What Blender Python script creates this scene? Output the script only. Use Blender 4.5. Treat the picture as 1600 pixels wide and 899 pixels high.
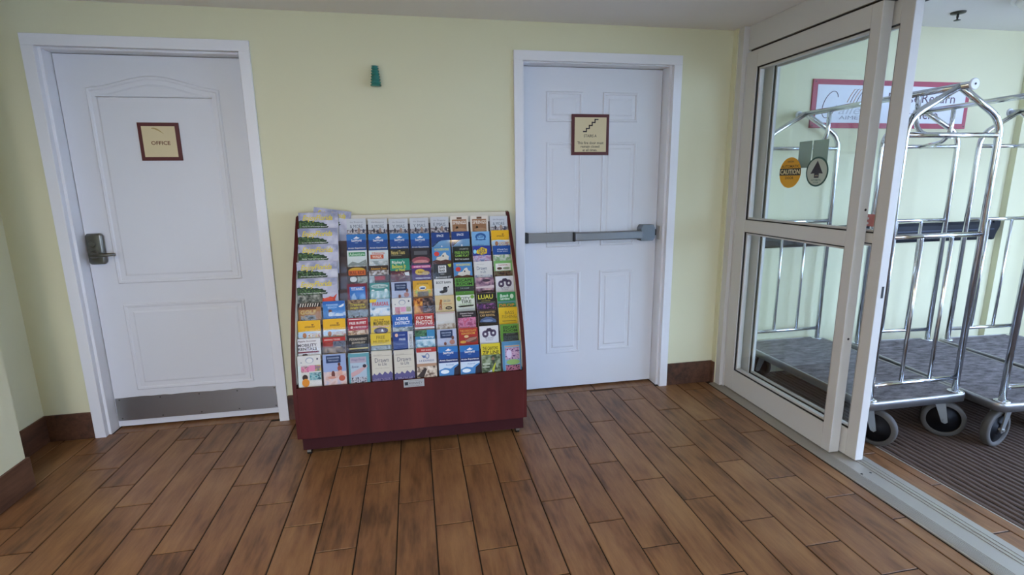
import bpy, bmesh, math, random
from mathutils import Vector, Matrix

# ------------------------------------------------------------------ scene
for _o in list(bpy.data.objects):
    bpy.data.objects.remove(_o, do_unlink=True)
scene = bpy.context.scene
COL = scene.collection
rnd = random.Random(7)

# ------------------------------------------------------------------ camera
cam_d = bpy.data.cameras.new('camera')
cam = bpy.data.objects.new('camera', cam_d)
COL.objects.link(cam)
_r = Vector((0.98198817, -0.18849006, -0.0130667))
_u = Vector((0.05052969, 0.19535048, 0.97943093))
_w = Vector((0.1820604, 0.96244984, -0.20135621))
cam.matrix_world = Matrix(((_r.x, _u.x, -_w.x, 0.0), (_r.y, _u.y, -_w.y, -3.0778),
                           (_r.z, _u.z, -_w.z, 1.3891), (0, 0, 0, 1)))
cam_d.sensor_width = 36.0
cam_d.lens = 36.0 * 798.46 / 1600.0
cam_d.clip_start = 0.05
scene.camera = cam

# ------------------------------------------------------------------ world, light, exposure
world = bpy.data.worlds.new('overcast_sky')
scene.world = world
world.use_nodes = True
_bg = world.node_tree.nodes['Background']
_bg.inputs['Color'].default_value = (0.50, 0.65, 1.0, 1)
_bg.inputs['Strength'].default_value = 11.2
scene.view_settings.view_transform = 'Standard'
scene.view_settings.look = 'None'
scene.view_settings.gamma = 1.0
scene.view_settings.use_curve_mapping = False
scene.view_settings.exposure = 0.07
LAMP_W = 22.0


# ------------------------------------------------------------------ helpers
def lin(h):
    if isinstance(h, str):
        c = [int(h[i:i + 2], 16) / 255 for i in (0, 2, 4)]
    else:
        c = list(h)
    return tuple(x / 12.92 if x <= 0.04045 else ((x + 0.055) / 1.055) ** 2.4 for x in c) + (1.0,)


_mats = {}


def mat(name, color, rough=0.5, metal=0.0, spec=0.5, emit=None, coat=0.0):
    if name in _mats:
        return _mats[name]
    m = bpy.data.materials.new(name)
    m.use_nodes = True
    b = m.node_tree.nodes['Principled BSDF']
    b.inputs['Base Color'].default_value = lin(color)
    b.inputs['Roughness'].default_value = rough
    b.inputs['Metallic'].default_value = metal
    b.inputs['Specular IOR Level'].default_value = spec
    b.inputs['Coat Weight'].default_value = coat
    if emit:
        b.inputs['Emission Color'].default_value = lin(color)
        b.inputs['Emission Strength'].default_value = emit
    _mats[name] = m
    return m


def nodes_of(m):
    nt = m.node_tree
    return nt, nt.nodes, nt.links, nt.nodes['Principled BSDF']


def add_bump(m, scale, strength, dist=0.002, detail=4):
    nt, N, L, b = nodes_of(m)
    tc = N.new('ShaderNodeTexCoord')
    nz = N.new('ShaderNodeTexNoise')
    nz.inputs['Scale'].default_value = scale
    nz.inputs['Detail'].default_value = detail
    bp = N.new('ShaderNodeBump')
    bp.inputs['Strength'].default_value = strength
    bp.inputs['Distance'].default_value = dist
    L.new(tc.outputs['Object'], nz.inputs['Vector'])
    L.new(nz.outputs['Fac'], bp.inputs['Height'])
    L.new(bp.outputs['Normal'], b.inputs['Normal'])
    return m


def wood_tile(name, c_lo, c_mid, c_hi, rough=0.35):
    """Wood-look glazed tile: grain runs along the piece's local Y, tone differs from piece to piece."""
    m = mat(name, c_mid, rough)
    nt, N, L, b = nodes_of(m)
    tc = N.new('ShaderNodeTexCoord')
    oi = N.new('ShaderNodeObjectInfo')
    mul = N.new('ShaderNodeMath'); mul.operation = 'MULTIPLY'; mul.inputs[1].default_value = 37.0
    L.new(oi.outputs['Random'], mul.inputs[0])
    add = N.new('ShaderNodeVectorMath'); add.operation = 'ADD'
    L.new(tc.outputs['Object'], add.inputs[0]); L.new(mul.outputs[0], add.inputs[1])
    mp = N.new('ShaderNodeMapping')
    mp.inputs['Scale'].default_value = (40, 5.0, 40)
    L.new(add.outputs[0], mp.inputs['Vector'])
    n1 = N.new('ShaderNodeTexNoise'); n1.inputs['Scale'].default_value = 1.0
    n1.inputs['Detail'].default_value = 7; n1.inputs['Roughness'].default_value = 0.65
    L.new(mp.outputs[0], n1.inputs['Vector'])
    mp2 = N.new('ShaderNodeMapping'); mp2.inputs['Scale'].default_value = (9, 3.4, 9)
    L.new(add.outputs[0], mp2.inputs['Vector'])
    n2 = N.new('ShaderNodeTexNoise'); n2.inputs['Scale'].default_value = 1.0
    n2.inputs['Detail'].default_value = 4
    L.new(mp2.outputs[0], n2.inputs['Vector'])
    ad = N.new('ShaderNodeMath'); ad.operation = 'MULTIPLY_ADD'
    ad.inputs[1].default_value = 0.55
    L.new(n1.outputs['Fac'], ad.inputs[0])
    m2 = N.new('ShaderNodeMath'); m2.operation = 'MULTIPLY'; m2.inputs[1].default_value = 0.5
    L.new(n2.outputs['Fac'], m2.inputs[0]); L.new(m2.outputs[0], ad.inputs[2])
    rv = N.new('ShaderNodeMath'); rv.operation = 'MULTIPLY_ADD'
    rv.inputs[1].default_value = 0.10; rv.inputs[2].default_value = -0.05
    L.new(oi.outputs['Random'], rv.inputs[0])
    a2 = N.new('ShaderNodeMath'); a2.operation = 'ADD'
    L.new(ad.outputs[0], a2.inputs[0]); L.new(rv.outputs[0], a2.inputs[1])
    cr = N.new('ShaderNodeValToRGB')
    cr.color_ramp.elements[0].position = 0.36; cr.color_ramp.elements[0].color = lin(c_lo)
    cr.color_ramp.elements[1].position = 0.68; cr.color_ramp.elements[1].color = lin(c_hi)
    e = cr.color_ramp.elements.new(0.50); e.color = lin(c_mid)
    L.new(a2.outputs[0], cr.inputs['Fac'])
    L.new(cr.outputs['Color'], b.inputs['Base Color'])
    rr = N.new('ShaderNodeMapRange')
    rr.inputs['To Min'].default_value = rough + 0.10; rr.inputs['To Max'].default_value = rough - 0.06
    L.new(n2.outputs['Fac'], rr.inputs['Value']); L.new(rr.outputs[0], b.inputs['Roughness'])
    bp = N.new('ShaderNodeBump'); bp.inputs['Strength'].default_value = 0.12; bp.inputs['Distance'].default_value = 0.002
    L.new(n1.outputs['Fac'], bp.inputs['Height']); L.new(bp.outputs['Normal'], b.inputs['Normal'])
    return m


def clear_mat(name, tint, ior=1.45, rough=0.0, gain=1.0):
    """Thin clear sheet: see-through with a Fresnel mirror."""
    if name in _mats:
        return _mats[name]
    m = bpy.data.materials.new(name)
    m.use_nodes = True
    nt = m.node_tree
    N, L = nt.nodes, nt.links
    N.clear()
    out = N.new('ShaderNodeOutputMaterial')
    mix = N.new('ShaderNodeMixShader')
    tr = N.new('ShaderNodeBsdfTransparent'); tr.inputs['Color'].default_value = tint + (1,)
    gl = N.new('ShaderNodeBsdfGlossy'); gl.inputs['Roughness'].default_value = rough
    lw = N.new('ShaderNodeLayerWeight'); lw.inputs['Blend'].default_value = 0.5
    pw = N.new('ShaderNodeMath'); pw.operation = 'POWER'; pw.inputs[1].default_value = 5.0
    f0 = ((ior - 1) / (ior + 1)) ** 2
    mu = N.new('ShaderNodeMath'); mu.operation = 'MULTIPLY_ADD'
    mu.inputs[1].default_value = gain * (1 - f0); mu.inputs[2].default_value = gain * f0
    L.new(lw.outputs['Facing'], pw.inputs[0]); L.new(pw.outputs[0], mu.inputs[0]); L.new(mu.outputs[0], mix.inputs['Fac'])
    L.new(tr.outputs[0], mix.inputs[1]); L.new(gl.outputs[0], mix.inputs[2])
    L.new(mix.outputs[0], out.inputs['Surface'])
    _mats[name] = m
    return m


def photo_mat(colors, scale=60):
    """Printed picture: soft blotches of three ink colours."""
    key = 'print_picture_' + '_'.join(colors) + '_%d' % scale
    if key in _mats:
        return _mats[key]
    m = mat(key, colors[1], 0.5, spec=.25)
    nt, N, L, b = nodes_of(m)
    tc = N.new('ShaderNodeTexCoord')
    oi = N.new('ShaderNodeObjectInfo')
    mul = N.new('ShaderNodeMath'); mul.operation = 'MULTIPLY'; mul.inputs[1].default_value = 9.0
    L.new(oi.outputs['Random'], mul.inputs[0])
    add = N.new('ShaderNodeVectorMath'); add.operation = 'ADD'
    L.new(tc.outputs['Object'], add.inputs[0]); L.new(mul.outputs[0], add.inputs[1])
    nz = N.new('ShaderNodeTexNoise'); nz.inputs['Scale'].default_value = scale; nz.inputs['Detail'].default_value = 3
    L.new(add.outputs[0], nz.inputs['Vector'])
    cr = N.new('ShaderNodeValToRGB')
    cr.color_ramp.elements[0].position = 0.38; cr.color_ramp.elements[0].color = lin(colors[0])
    cr.color_ramp.elements[1].position = 0.63; cr.color_ramp.elements[1].color = lin(colors[2])
    e = cr.color_ramp.elements.new(0.5); e.color = lin(colors[1])
    L.new(nz.outputs['Fac'], cr.inputs['Fac']); L.new(cr.outputs['Color'], b.inputs['Base Color'])
    return m


def ink(c):
    return mat('print_ink_' + c, c, 0.5, spec=.25)


class MB:
    """Collects shapes, with a material per face, into one mesh."""

    def __init__(s):
        s.v = []; s.f = []; s.m = []; s.mats = []; s.smooth = []

    def mi(s, m):
        if m not in s.mats:
            s.mats.append(m)
        return s.mats.index(m)

    def add(s, vs, fs, m, smooth=False):
        o = len(s.v); i = s.mi(m)
        s.v += [tuple(v) for v in vs]
        for f in fs:
            s.f.append(tuple(o + k for k in f)); s.m.append(i); s.smooth.append(smooth)
        return s

    def box(s, x0, x1, y0, y1, z0, z1, m, b=0.0):
        if b <= 0:
            vs = [(x, y, z) for z in (z0, z1) for y in (y0, y1) for x in (x0, x1)]
            fs = [(0, 2, 3, 1), (4, 5, 7, 6), (0, 1, 5, 4), (2, 6, 7, 3), (0, 4, 6, 2), (1, 3, 7, 5)]
            return s.add(vs, fs, m)
        bm = bmesh.new()
        bmesh.ops.create_cube(bm, size=1)
        for v in bm.verts:
            v.co = Vector(((x0 + x1) / 2 + v.co.x * (x1 - x0), (y0 + y1) / 2 + v.co.y * (y1 - y0),
                           (z0 + z1) / 2 + v.co.z * (z1 - z0)))
        bmesh.ops.bevel(bm, geom=bm.edges[:], offset=b, segments=2, affect='EDGES', profile=0.5)
        return s.bm(bm, m)

    def bm(s, bm, m, smooth=False):
        bm.verts.index_update()
        s.add([v.co[:] for v in bm.verts], [[v.index for v in f.verts] for f in bm.faces], m, smooth)
        bm.free()
        return s

    def prism(s, pts, axis, a, b, m):
        """Polygon pts (2-D) extruded along axis from a to b. axis x: pts=(y,z); y: (x,z); z: (x,y)."""
        def P(p, t):
            return {'x': (t, p[0], p[1]), 'y': (p[0], t, p[1]), 'z': (p[0], p[1], t)}[axis]
        n = len(pts)
        vs = [P(p, a) for p in pts] + [P(p, b) for p in pts]
        fs = [tuple(range(n - 1, -1, -1)), tuple(range(n, 2 * n))]
        fs += [(i, (i + 1) % n, n + (i + 1) % n, n + i) for i in range(n)]
        return s.add(vs, fs, m)

    def tube(s, pts, r, m, n=12, closed=False, caps=True):
        pts = [Vector(p) for p in pts]
        k = len(pts)
        tang = []
        for i in range(k):
            a = pts[(i - 1) % k] if (closed or i > 0) else pts[i]
            b = pts[(i + 1) % k] if (closed or i < k - 1) else pts[i]
            tang.append((b - a).normalized())
        ref = Vector((0, 0, 1)) if abs(tang[0].z) < 0.9 else Vector((1, 0, 0))
        nrm = (ref - tang[0] * ref.dot(tang[0])).normalized()
        vs = []
        rr = r if isinstance(r, (list, tuple)) else [r] * k
        for i in range(k):
            nrm = (nrm - tang[i] * nrm.dot(tang[i])).normalized()
            bn = tang[i].cross(nrm)
            for j in range(n):
                a = 2 * math.pi * j / n
                vs.append(pts[i] + (nrm * math.cos(a) + bn * math.sin(a)) * rr[i])
        fs = []
        for i in range(k if closed else k - 1):
            i2 = (i + 1) % k
            for j in range(n):
                j2 = (j + 1) % n
                fs.append((i * n + j, i * n + j2, i2 * n + j2, i2 * n + j))
        s.add(vs, fs, m, True)
        if caps and not closed:
            o = len(s.v) - k * n
            i = s.mi(m)
            s.f.append(tuple(o + j for j in range(n - 1, -1, -1))); s.m.append(i); s.smooth.append(False)
            s.f.append(tuple(o + (k - 1) * n + j for j in range(n))); s.m.append(i); s.smooth.append(False)
        return s

    def lathe(s, prof, m, n=24, axis='z', c=(0, 0, 0)):
        """prof: list of (radius, height)."""
        vs = []
        for r, h in prof:
            for j in range(n):
                a = 2 * math.pi * j / n
                p = (r * math.cos(a), r * math.sin(a))
                q = {'z': (p[0], p[1], h), 'y': (p[0], h, p[1]), 'x': (h, p[0], p[1])}[axis]
                vs.append((q[0] + c[0], q[1] + c[1], q[2] + c[2]))
        fs = []
        for i in range(len(prof) - 1):
            for j in range(n):
                j2 = (j + 1) % n
                fs.append((i * n + j, i * n + j2, (i + 1) * n + j2, (i + 1) * n + j))
        s.add(vs, fs, m, True)
        o = len(s.v) - len(vs); i = s.mi(m)
        ring = prof[0] == prof[-1]
        if prof[0][0] > 1e-5 and not ring:
            s.f.append(tuple(o + j for j in range(n - 1, -1, -1))); s.m.append(i); s.smooth.append(False)
        if prof[-1][0] > 1e-5 and not ring:
            s.f.append(tuple(o + (len(prof) - 1) * n + j for j in range(n))); s.m.append(i); s.smooth.append(False)
        return s

    def mesh(s, name):
        me = bpy.data.meshes.new(name)
        me.from_pydata(s.v, [], s.f)
        for m in s.mats:
            me.materials.append(m)
        me.polygons.foreach_set('material_index', s.m)
        me.polygons.foreach_set('use_smooth', s.smooth)
        me.validate(clean_customdata=False)
        bm = bmesh.new(); bm.from_mesh(me)
        bmesh.ops.recalc_face_normals(bm, faces=bm.faces)
        bm.to_mesh(me); bm.free()
        me.update()
        return me

    def build(s, name, parent=None, loc=None, rot=None):
        return link(name, s.mesh(name), parent, loc, rot)


def link(name, me, parent=None, loc=None, rot=None):
    o = bpy.data.objects.new(name, me)
    COL.objects.link(o)
    if parent:
        o.parent = parent
    if loc:
        o.location = loc
    if rot:
        o.rotation_euler = rot
    return o


def thing(name, label, cat, loc=(0, 0, 0), rz=0.0, group=None):
    o = bpy.data.objects.new(name, None)
    o.empty_display_size = 0.1
    COL.objects.link(o)
    o.location = loc; o.rotation_euler = (0, 0, rz)
    return tag(o, label, cat, group)


def tag(o, label, cat, group=None):
    o['label'] = label; o['category'] = cat
    if group:
        o['group'] = group
    return o


def struct(o, label=None):
    o['kind'] = 'structure'
    if label:
        o['label'] = label
    return o


def empty_struct(name, loc=(0, 0, 0), label=None):
    o = bpy.data.objects.new(name, None)
    o.empty_display_size = 0.1
    COL.objects.link(o); o.location = loc
    return struct(o, label)


_txt = {}


def text_geo(s, bold=0.0, shear=0.0, space=1.0):
    """Flat letter outlines of the built-in font as (verts2d, faces, w, h), lower-left at 0,0."""
    key = (s, bold, shear, space)
    if key in _txt:
        return _txt[key]
    cu = bpy.data.curves.new('lettering', 'FONT')
    cu.body = s; cu.size = 1.0; cu.offset = bold; cu.shear = shear; cu.space_character = space
    cu.resolution_u = 2; cu.space_line = 0.9; cu.align_x = 'CENTER'
    o = bpy.data.objects.new('lettering', cu)
    COL.objects.link(o)
    dg = bpy.context.evaluated_depsgraph_get()
    me = bpy.data.meshes.new_from_object(o.evaluated_get(dg))
    vs = [(v.co.x, v.co.y) for v in me.vertices]
    fs = [tuple(p.vertices) for p in me.polygons]
    bpy.data.objects.remove(o, do_unlink=True)
    bpy.data.curves.remove(cu); bpy.data.meshes.remove(me)
    x0 = min(v[0] for v in vs); x1 = max(v[0] for v in vs)
    y0 = min(v[1] for v in vs); y1 = max(v[1] for v in vs)
    vs = [(v[0] - x0, v[1] - y0) for v in vs]
    _txt[key] = (vs, fs, x1 - x0, y1 - y0)
    return _txt[key]


def put_text(mb, s, cx, cz, w, h, m, to3, bold=0.0, shear=0.0, keep=False, space=1.0):
    vs, fs, tw, th = text_geo(s, bold, shear, space)
    sx, sz = w / tw, h / th
    if keep:
        sx = sz = min(sx, sz)
    mb.add([to3(cx + (v[0] - tw / 2) * sx, cz + (v[1] - th / 2) * sz) for v in vs], fs, m)


# ------------------------------------------------------------------ materials
M_WALL = add_bump(mat('pale_yellow_green_wall_paint', 'dddab9', 0.75, spec=0.3), 180, 0.10)
M_CEIL = add_bump(mat('off_white_ceiling_paint', 'ebe8e4', 0.9, spec=0.2), 60, 0.25)
M_TRIM = add_bump(mat('white_door_frame_paint', 'e6e7ea', 0.38), 90, 0.04)
M_DOOR = add_bump(mat('white_door_paint', 'dcdee3', 0.42), 70, 0.05)
M_ALU = add_bump(mat('white_aluminium', 'cfccc6', 0.45), 200, 0.03)
M_GROUT = add_bump(mat('dark_grout', '231b15', 0.9), 300, 0.3)
M_TILE = wood_tile('wood_look_floor_tile', '583c26', '80593a', '98714b')
M_BASE = wood_tile('wood_look_baseboard_tile', '3a261c', '57392a', '6d4b37', 0.5)
M_RACK = add_bump(mat('mahogany_laminate', '5e2421', 0.55, spec=.25), 40, 0.03)
M_PLINTH = mat('dark_plum_laminate', '3a1519', 0.5, spec=.25)
M_RACKD = mat('dark_tier_board', '3a211d', 0.6)
M_CREAM = mat('cream_laminate', 'd9d2c0', 0.5)
M_BLACK = mat('black_rubber', '17171a', 0.6)
M_CHROME = mat('chrome', 'd6d8dc', 0.12, 1.0)
M_STEEL = add_bump(mat('brushed_steel', 'a9a8a6', 0.38, 1.0), 500, 0.05)
M_NICKEL = mat('satin_nickel', '75756f', 0.32, 1.0)
M_BAR = mat('grey_anodised_bar', '8b8f96', 0.35, 0.85)
M_BARD = mat('dark_grey_bar_cover', '5b6068', 0.4, 0.6)
M_PAPER = mat('white_paper_edge', 'd9d7d2', 0.7)
M_MAROON = mat('maroon_sign_border', '54161b', 0.4)
M_SIGNC = mat('cream_sign_field', 'd9c9a0', 0.5)
M_GLASS = clear_mat('door_glass', (0.98, 0.999, 0.992), 1.45, 0.0, 1.0)
M_ACRYL = clear_mat('clear_acrylic', (0.98, 0.985, 0.985), 1.35, 0.06, 0.25)

# rack laminate: faint broad vertical grain
_nt, _N, _L, _b = nodes_of(M_RACK)
_tc = _N.new('ShaderNodeTexCoord'); _mp = _N.new('ShaderNodeMapping'); _mp.inputs['Scale'].default_value = (7, 7, 0.9)
_nz = _N.new('ShaderNodeTexNoise'); _nz.inputs['Scale'].default_value = 2.0; _nz.inputs['Detail'].default_value = 5
_cr = _N.new('ShaderNodeValToRGB')
_cr.color_ramp.elements[0].position = 0.3; _cr.color_ramp.elements[0].color = lin('451817')
_cr.color_ramp.elements[1].position = 0.7; _cr.color_ramp.elements[1].color = lin('561f1d')
_L.new(_tc.outputs['Object'], _mp.inputs['Vector']); _L.new(_mp.outputs[0], _nz.inputs['Vector'])
_L.new(_nz.outputs['Fac'], _cr.inputs['Fac']); _L.new(_cr.outputs['Color'], _b.inputs['Base Color'])

# ------------------------------------------------------------------ structure: lobby shell
ZC = 2.287          # lobby ceiling
XL, XR = -2.07, 1.994
BLX, BLY = -1.842, -0.503   # corner of the projecting wall at the left
REAR = -6.0
VY = 0.06           # vestibule wall
VZ = 2.385          # vestibule ceiling

OPEN1 = (-1.765, -0.862, 2.066)     # office door opening x0,x1,top
OPEN2 = (0.672, 1.588, 2.072)       # stairs door opening

mb = MB()
T = 0.16
mb.box(XL - 0.2, -1.7852, 0, T, 0, ZC, M_WALL)
mb.box(-1.7852, -0.8431, 0, T, 2.086, ZC, M_WALL)
mb.box(-0.8431, 0.6526, 0, T, 0, ZC, M_WALL)
mb.box(0.6526, 1.6087, 0, T, 2.086, ZC, M_WALL)
mb.box(1.6087, XR + 0.1, 0, T, 0, ZC, M_WALL)
mb.box(XL - 0.2, XR + 0.1, T, T + .05, -0.02, ZC, M_WALL)
struct(mb.build('wall_back'))

mb = MB(); mb.box(XL - 0.2, XL, BLY, 0, 0, ZC, M_WALL)
mb.box(BLX - 0.5, BLX, REAR, BLY, 0, ZC, M_WALL)
struct(mb.build('wall_left'))
RWX = (-1.80, 0.45)
mb = MB()
mb.box(BLX - .5, RWX[0], REAR - 0.15, REAR, 0, ZC + .15, M_WALL)
mb.box(RWX[1], 2.2, REAR - 0.15, REAR, 0, ZC + .15, M_WALL)
mb.box(RWX[0], RWX[1], REAR - 0.15, REAR, 0, 0.12, M_WALL)
mb.box(RWX[0], RWX[1], REAR - 0.15, REAR, 2.20, ZC + .15, M_WALL)
struct(mb.build('wall_rear'))
mb = MB(); mb.box(BLX - 0.5, 2.2, REAR, T, ZC, ZC + 0.15, M_CEIL)
struct(mb.build('ceiling'))
mb = MB()
mb.box(XR, 2.2, -0.045, -0.001, 0, ZC, M_WALL)
mb.box(XR, 2.2, REAR, -2.45, 0, ZC, M_WALL)
struct(mb.build('wall_right'))

w3 = empty_struct('window_1', ((RWX[0] + RWX[1]) / 2, REAR - .08, 0.12))
hw3 = (RWX[1] - RWX[0]) / 2
for xx in (-hw3, -hw3 / 3 - .03, hw3 / 3 - .03, hw3 - .06):
    MB().box(xx, xx + .06, -.03, .03, .06, 2.02, M_ALU).build('mullion', w3)
for zz in (0, 2.02):
    MB().box(-hw3, hw3, -.03, .03, zz, zz + .06, M_ALU).build('rail', w3)
for a, b in ((-hw3 + .06, -hw3 / 3 - .03), (-hw3 / 3 + .03, hw3 / 3 - .03), (hw3 / 3 + .03, hw3 - .06)):
    MB().box(a, b, -.004, .004, .06, 2.02, M_GLASS).build('pane', w3)

# ------------------------------------------------------------------ floor and its tiles
mb = MB()
mb.box(BLX - .5, 5.6, REAR, 0.16, -0.06, -0.010, M_GROUT)
mb.box(BLX - .5, 2.333, REAR, 0.16, -0.0098, -0.003, M_GROUT)
floor = struct(mb.build('floor'))
PW, P0, TL, YB = 0.1552, -0.2847, 0.614, 0.022
G = 0.0028
_tm = {}


def plank(x0, x1, y0, y1, along='y'):
    w, l = x1 - x0, y1 - y0
    key = (round(w, 3), round(l, 3))
    if key not in _tm:
        me = MB()
        bx = min(.0015, w / 4)
        bmh = bmesh.new(); bmesh.ops.create_cube(bmh, size=1)
        a, b = (w / 2 - G, l / 2 - G)
        for v in bmh.verts:
            v.co = Vector((v.co.x * 2 * a, v.co.y * 2 * b, -0.004 + v.co.z * 0.008))
        top = [e for e in bmh.edges if all(v.co.z > -0.001 for v in e.verts)]
        bmesh.ops.bevel(bmh, geom=top, offset=bx, segments=1, affect='EDGES')
        me.bm(bmh, M_TILE)
        _tm[key] = me.mesh('plank')
    return link('plank', _tm[key], floor, ((x0 + x1) / 2, (y0 + y1) / 2, rnd.uniform(-.0005, .0004)))


for k in range(-12, 15):
    x0, x1 = P0 + k * PW, P0 + (k + 1) * PW
    if x1 < XL - .01 or x0 > 1.95:
        continue
    x0c, x1c = max(x0, XL), min(x1, 1.955)
    base = -0.807 - 0.1827 * k
    n0 = math.floor((-3.6 - base) / TL)
    for n in range(n0, n0 + 8):
        ya, yb = base + n * TL, base + (n + 1) * TL
        ya, yb = max(ya, -3.7), min(yb, YB if (OPEN1[0] < (x0 + x1) / 2 < OPEN1[1] or OPEN2[0] < (x0 + x1) / 2 < OPEN2[1]) else -.002)
        if yb - ya < .02:
            continue
        if x1c < BLX - .001:
            ya = max(ya, BLY)
        elif x0c < BLX and ya < BLY:
            # row cut by the projecting wall: whole width behind it, strip beside it
            if yb > BLY + .02:
                plank(x0c, x1c, BLY, yb)
            if x1c - BLX > .015:
                plank(BLX, x1c, ya, min(yb, BLY))
            continue
        if yb - ya < .02:
            continue
        plank(x0c, x1c, ya, yb)
for (a, b, cuts) in ((OPEN1[0] + .003, OPEN1[1] - .003, (-1.42,)), (OPEN2[0] + .003, OPEN2[1] - .003, (1.153,))):
    xs = [a] + list(cuts) + [b]
    for i in range(len(xs) - 1):
        plank(xs[i], xs[i + 1], YB, 0.155)
# strips beyond the threshold
for (xa, xb, off) in ((2.182, 2.276, -.45), (2.276, 2.333, -.13)):
    for n in range(-6, 1):
        ya, yb = off + n * TL, off + (n + 1) * TL
        yb = min(yb, VY - .004)
        if yb - ya > .03:
            plank(xa, xb, ya, yb)

# ------------------------------------------------------------------ baseboards
BH, BT = 0.155, 0.012


def baseboard(name, x0, x1, y0, y1):
    mb = MB()
    mb.box(x0 - (x0 + x1) / 2, x1 - (x0 + x1) / 2, y0 - (y0 + y1) / 2, y1 - (y0 + y1) / 2, 0.001, BH, M_BASE, .002)
    o = mb.build(name, None, ((x0 + x1) / 2, (y0 + y1) / 2, 0))
    return struct(o)


baseboard('baseboard_back', XL + BT, -1.832, -BT, 0)
baseboard('baseboard_back', -0.796, -0.18, -BT, 0)
baseboard('baseboard_back', -0.178, 0.606, -BT, 0)
baseboard('baseboard_back', 1.656, XR - BT, -BT, 0)
baseboard('baseboard_left', XL, XL + BT, BLY, -BT * 0)
baseboard('baseboard_left', XL + BT, BLX, BLY, BLY + BT)
baseboard('baseboard_left', BLX, BLX + BT, -1.14, BLY + BT)
baseboard('baseboard_left', BLX, BLX + BT, -2.2, -1.142)
baseboard('baseboard_left', BLX, BLX + BT, -3.6, -2.202)
baseboard('baseboard_right', XR - BT, XR, -0.045, 0)

# ------------------------------------------------------------------ doors 1 and 2
def door_frame(root, x0, x1, top, ox0, ox1, otop, yslab):
    """Casing boards on the wall, a stepped jamb behind them."""
    rx, ry = root.location.x, root.location.y
    CYF, CW = -0.018, 0.054

    def B(name, a, b, c, d, e, f, bev=.002):
        return MB().box(a - rx, b - rx, c - ry, d - ry, e, f, M_TRIM, bev).build(name, root)
    B('casing', ox0, ox0 + CW, CYF, -.0005, 0.001, otop - CW)
    B('casing', ox1 - CW, ox1, CYF, -.0005, 0.001, otop - CW)
    B('casing', ox0, ox1, CYF, -.0005, otop - CW, otop)
    # stepped jamb: shallow outer rebate, then the reveal back to the slab
    B('jamb', ox0 + CW - .010, x0, 0.016, yslab + .045, 0.001, top + .012)
    B('jamb', x1, ox1 - CW + .010, 0.016, yslab + .045, 0.001, top + .012)
    B('jamb', x0, x1, 0.016, yslab + .045, top, top + .012)
    B('rebate_strip', ox0 + CW - .012, ox0 + CW - .002, -.004, .016, 0.001, otop - CW + .002, 0)
    B('rebate_strip', ox1 - CW + .002, ox1 - CW + .012, -.004, .016, 0.001, otop - CW + .002, 0)
    B('rebate_strip', ox0 + CW, ox1 - CW, -.004, .016, otop - CW + .002, otop - CW + .012, 0)


def moulding(mb, pts, y, w, h, m):
    """Moulded groove with a raised lip along a closed outline (x,z): outer ridge, dip, raised field edge."""
    n = len(pts)
    cx = sum(p[0] for p in pts) / n; cz = sum(p[1] for p in pts) / n
    # offset the outline inwards
    def inset(d):
        out = []
        for i in range(n):
            p0, p1, p2 = pts[i - 1], pts[i], pts[(i + 1) % n]
            e1 = Vector((p1[0] - p0[0], p1[1] - p0[1])).normalized()
            e2 = Vector((p2[0] - p1[0], p2[1] - p1[1])).normalized()
            n1 = Vector((-e1.y, e1.x)); n2 = Vector((-e2.y, e2.x))
            b = (n1 + n2)
            b = b / max(0.35, b.dot(n1))
            out.append((p1[0] + b.x * d, p1[1] + b.y * d))
        return out
    prof = [(0, 0), (.12 * w, -h), (.3 * w, -h * .8), (.5 * w, h * .9), (.62 * w, h * .9), (w, -h * .6)]
    rings = [inset(d) for d, _ in prof]
    vs = []
    for (d, dy), ring in zip(prof, rings):
        vs += [(p[0], y + dy, p[1]) for p in ring]
    fs = []
    for k in range(len(prof) - 1):
        for i in range(n):
            j = (i + 1) % n
            fs.append((k * n + i, k * n + j, (k + 1) * n + j, (k + 1) * n + i))
    mb.add(vs, fs, m)
    o = (len(prof) - 1) * n
    mb.add([(p[0], y + prof[-1][1], p[1]) for p in rings[-1]], [tuple(range(n))], m)


# --- office door
D1Y = 0.09
d1 = empty_struct('door_1', ((OPEN1[0] + OPEN1[1]) / 2, D1Y, 0), 'white office door with an arched upper panel and steel kick plate')
door_frame(d1, OPEN1[0], OPEN1[1], OPEN1[2], -1.8312, -0.7971, 2.13, D1Y)
rx = d1.location.x


def slab(root, x0, x1, z0, z1):
    return MB().box(x0, x1, 0, .042, z0, z1, M_DOOR, .0015).build('door_slab', root)


slab(d1, OPEN1[0] + .003 - rx, OPEN1[1] - .003 - rx, 0.012, OPEN1[2] - .003)
# upper panel with an ogee arch, lower rectangular panel
pts = [(-1.638, 0.862), (-0.996, 0.862), (-0.998, 1.900)]
for i in range(1, 20):
    t = i / 20
    x = -0.998 - t * 0.640
    z = 1.905 + 0.060 * (0.5 - 0.5 * math.cos(2 * math.pi * min(max((t), 0), 1)))
    pts.append((x, z))
pts.append((-1.638, 1.900))
mb = MB(); moulding(mb, [(p[0] - rx, p[1]) for p in pts], -.0005, .052, .006, M_DOOR)
mb.build('arched_panel', d1)
mb = MB(); moulding(mb, [(x - rx, z) for x, z in ((-1.634, .230), (-0.998, .230), (-0.998, .744), (-1.634, .744))], -.0005, .052, .006, M_DOOR)
mb.build('lower_panel', d1)
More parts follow.
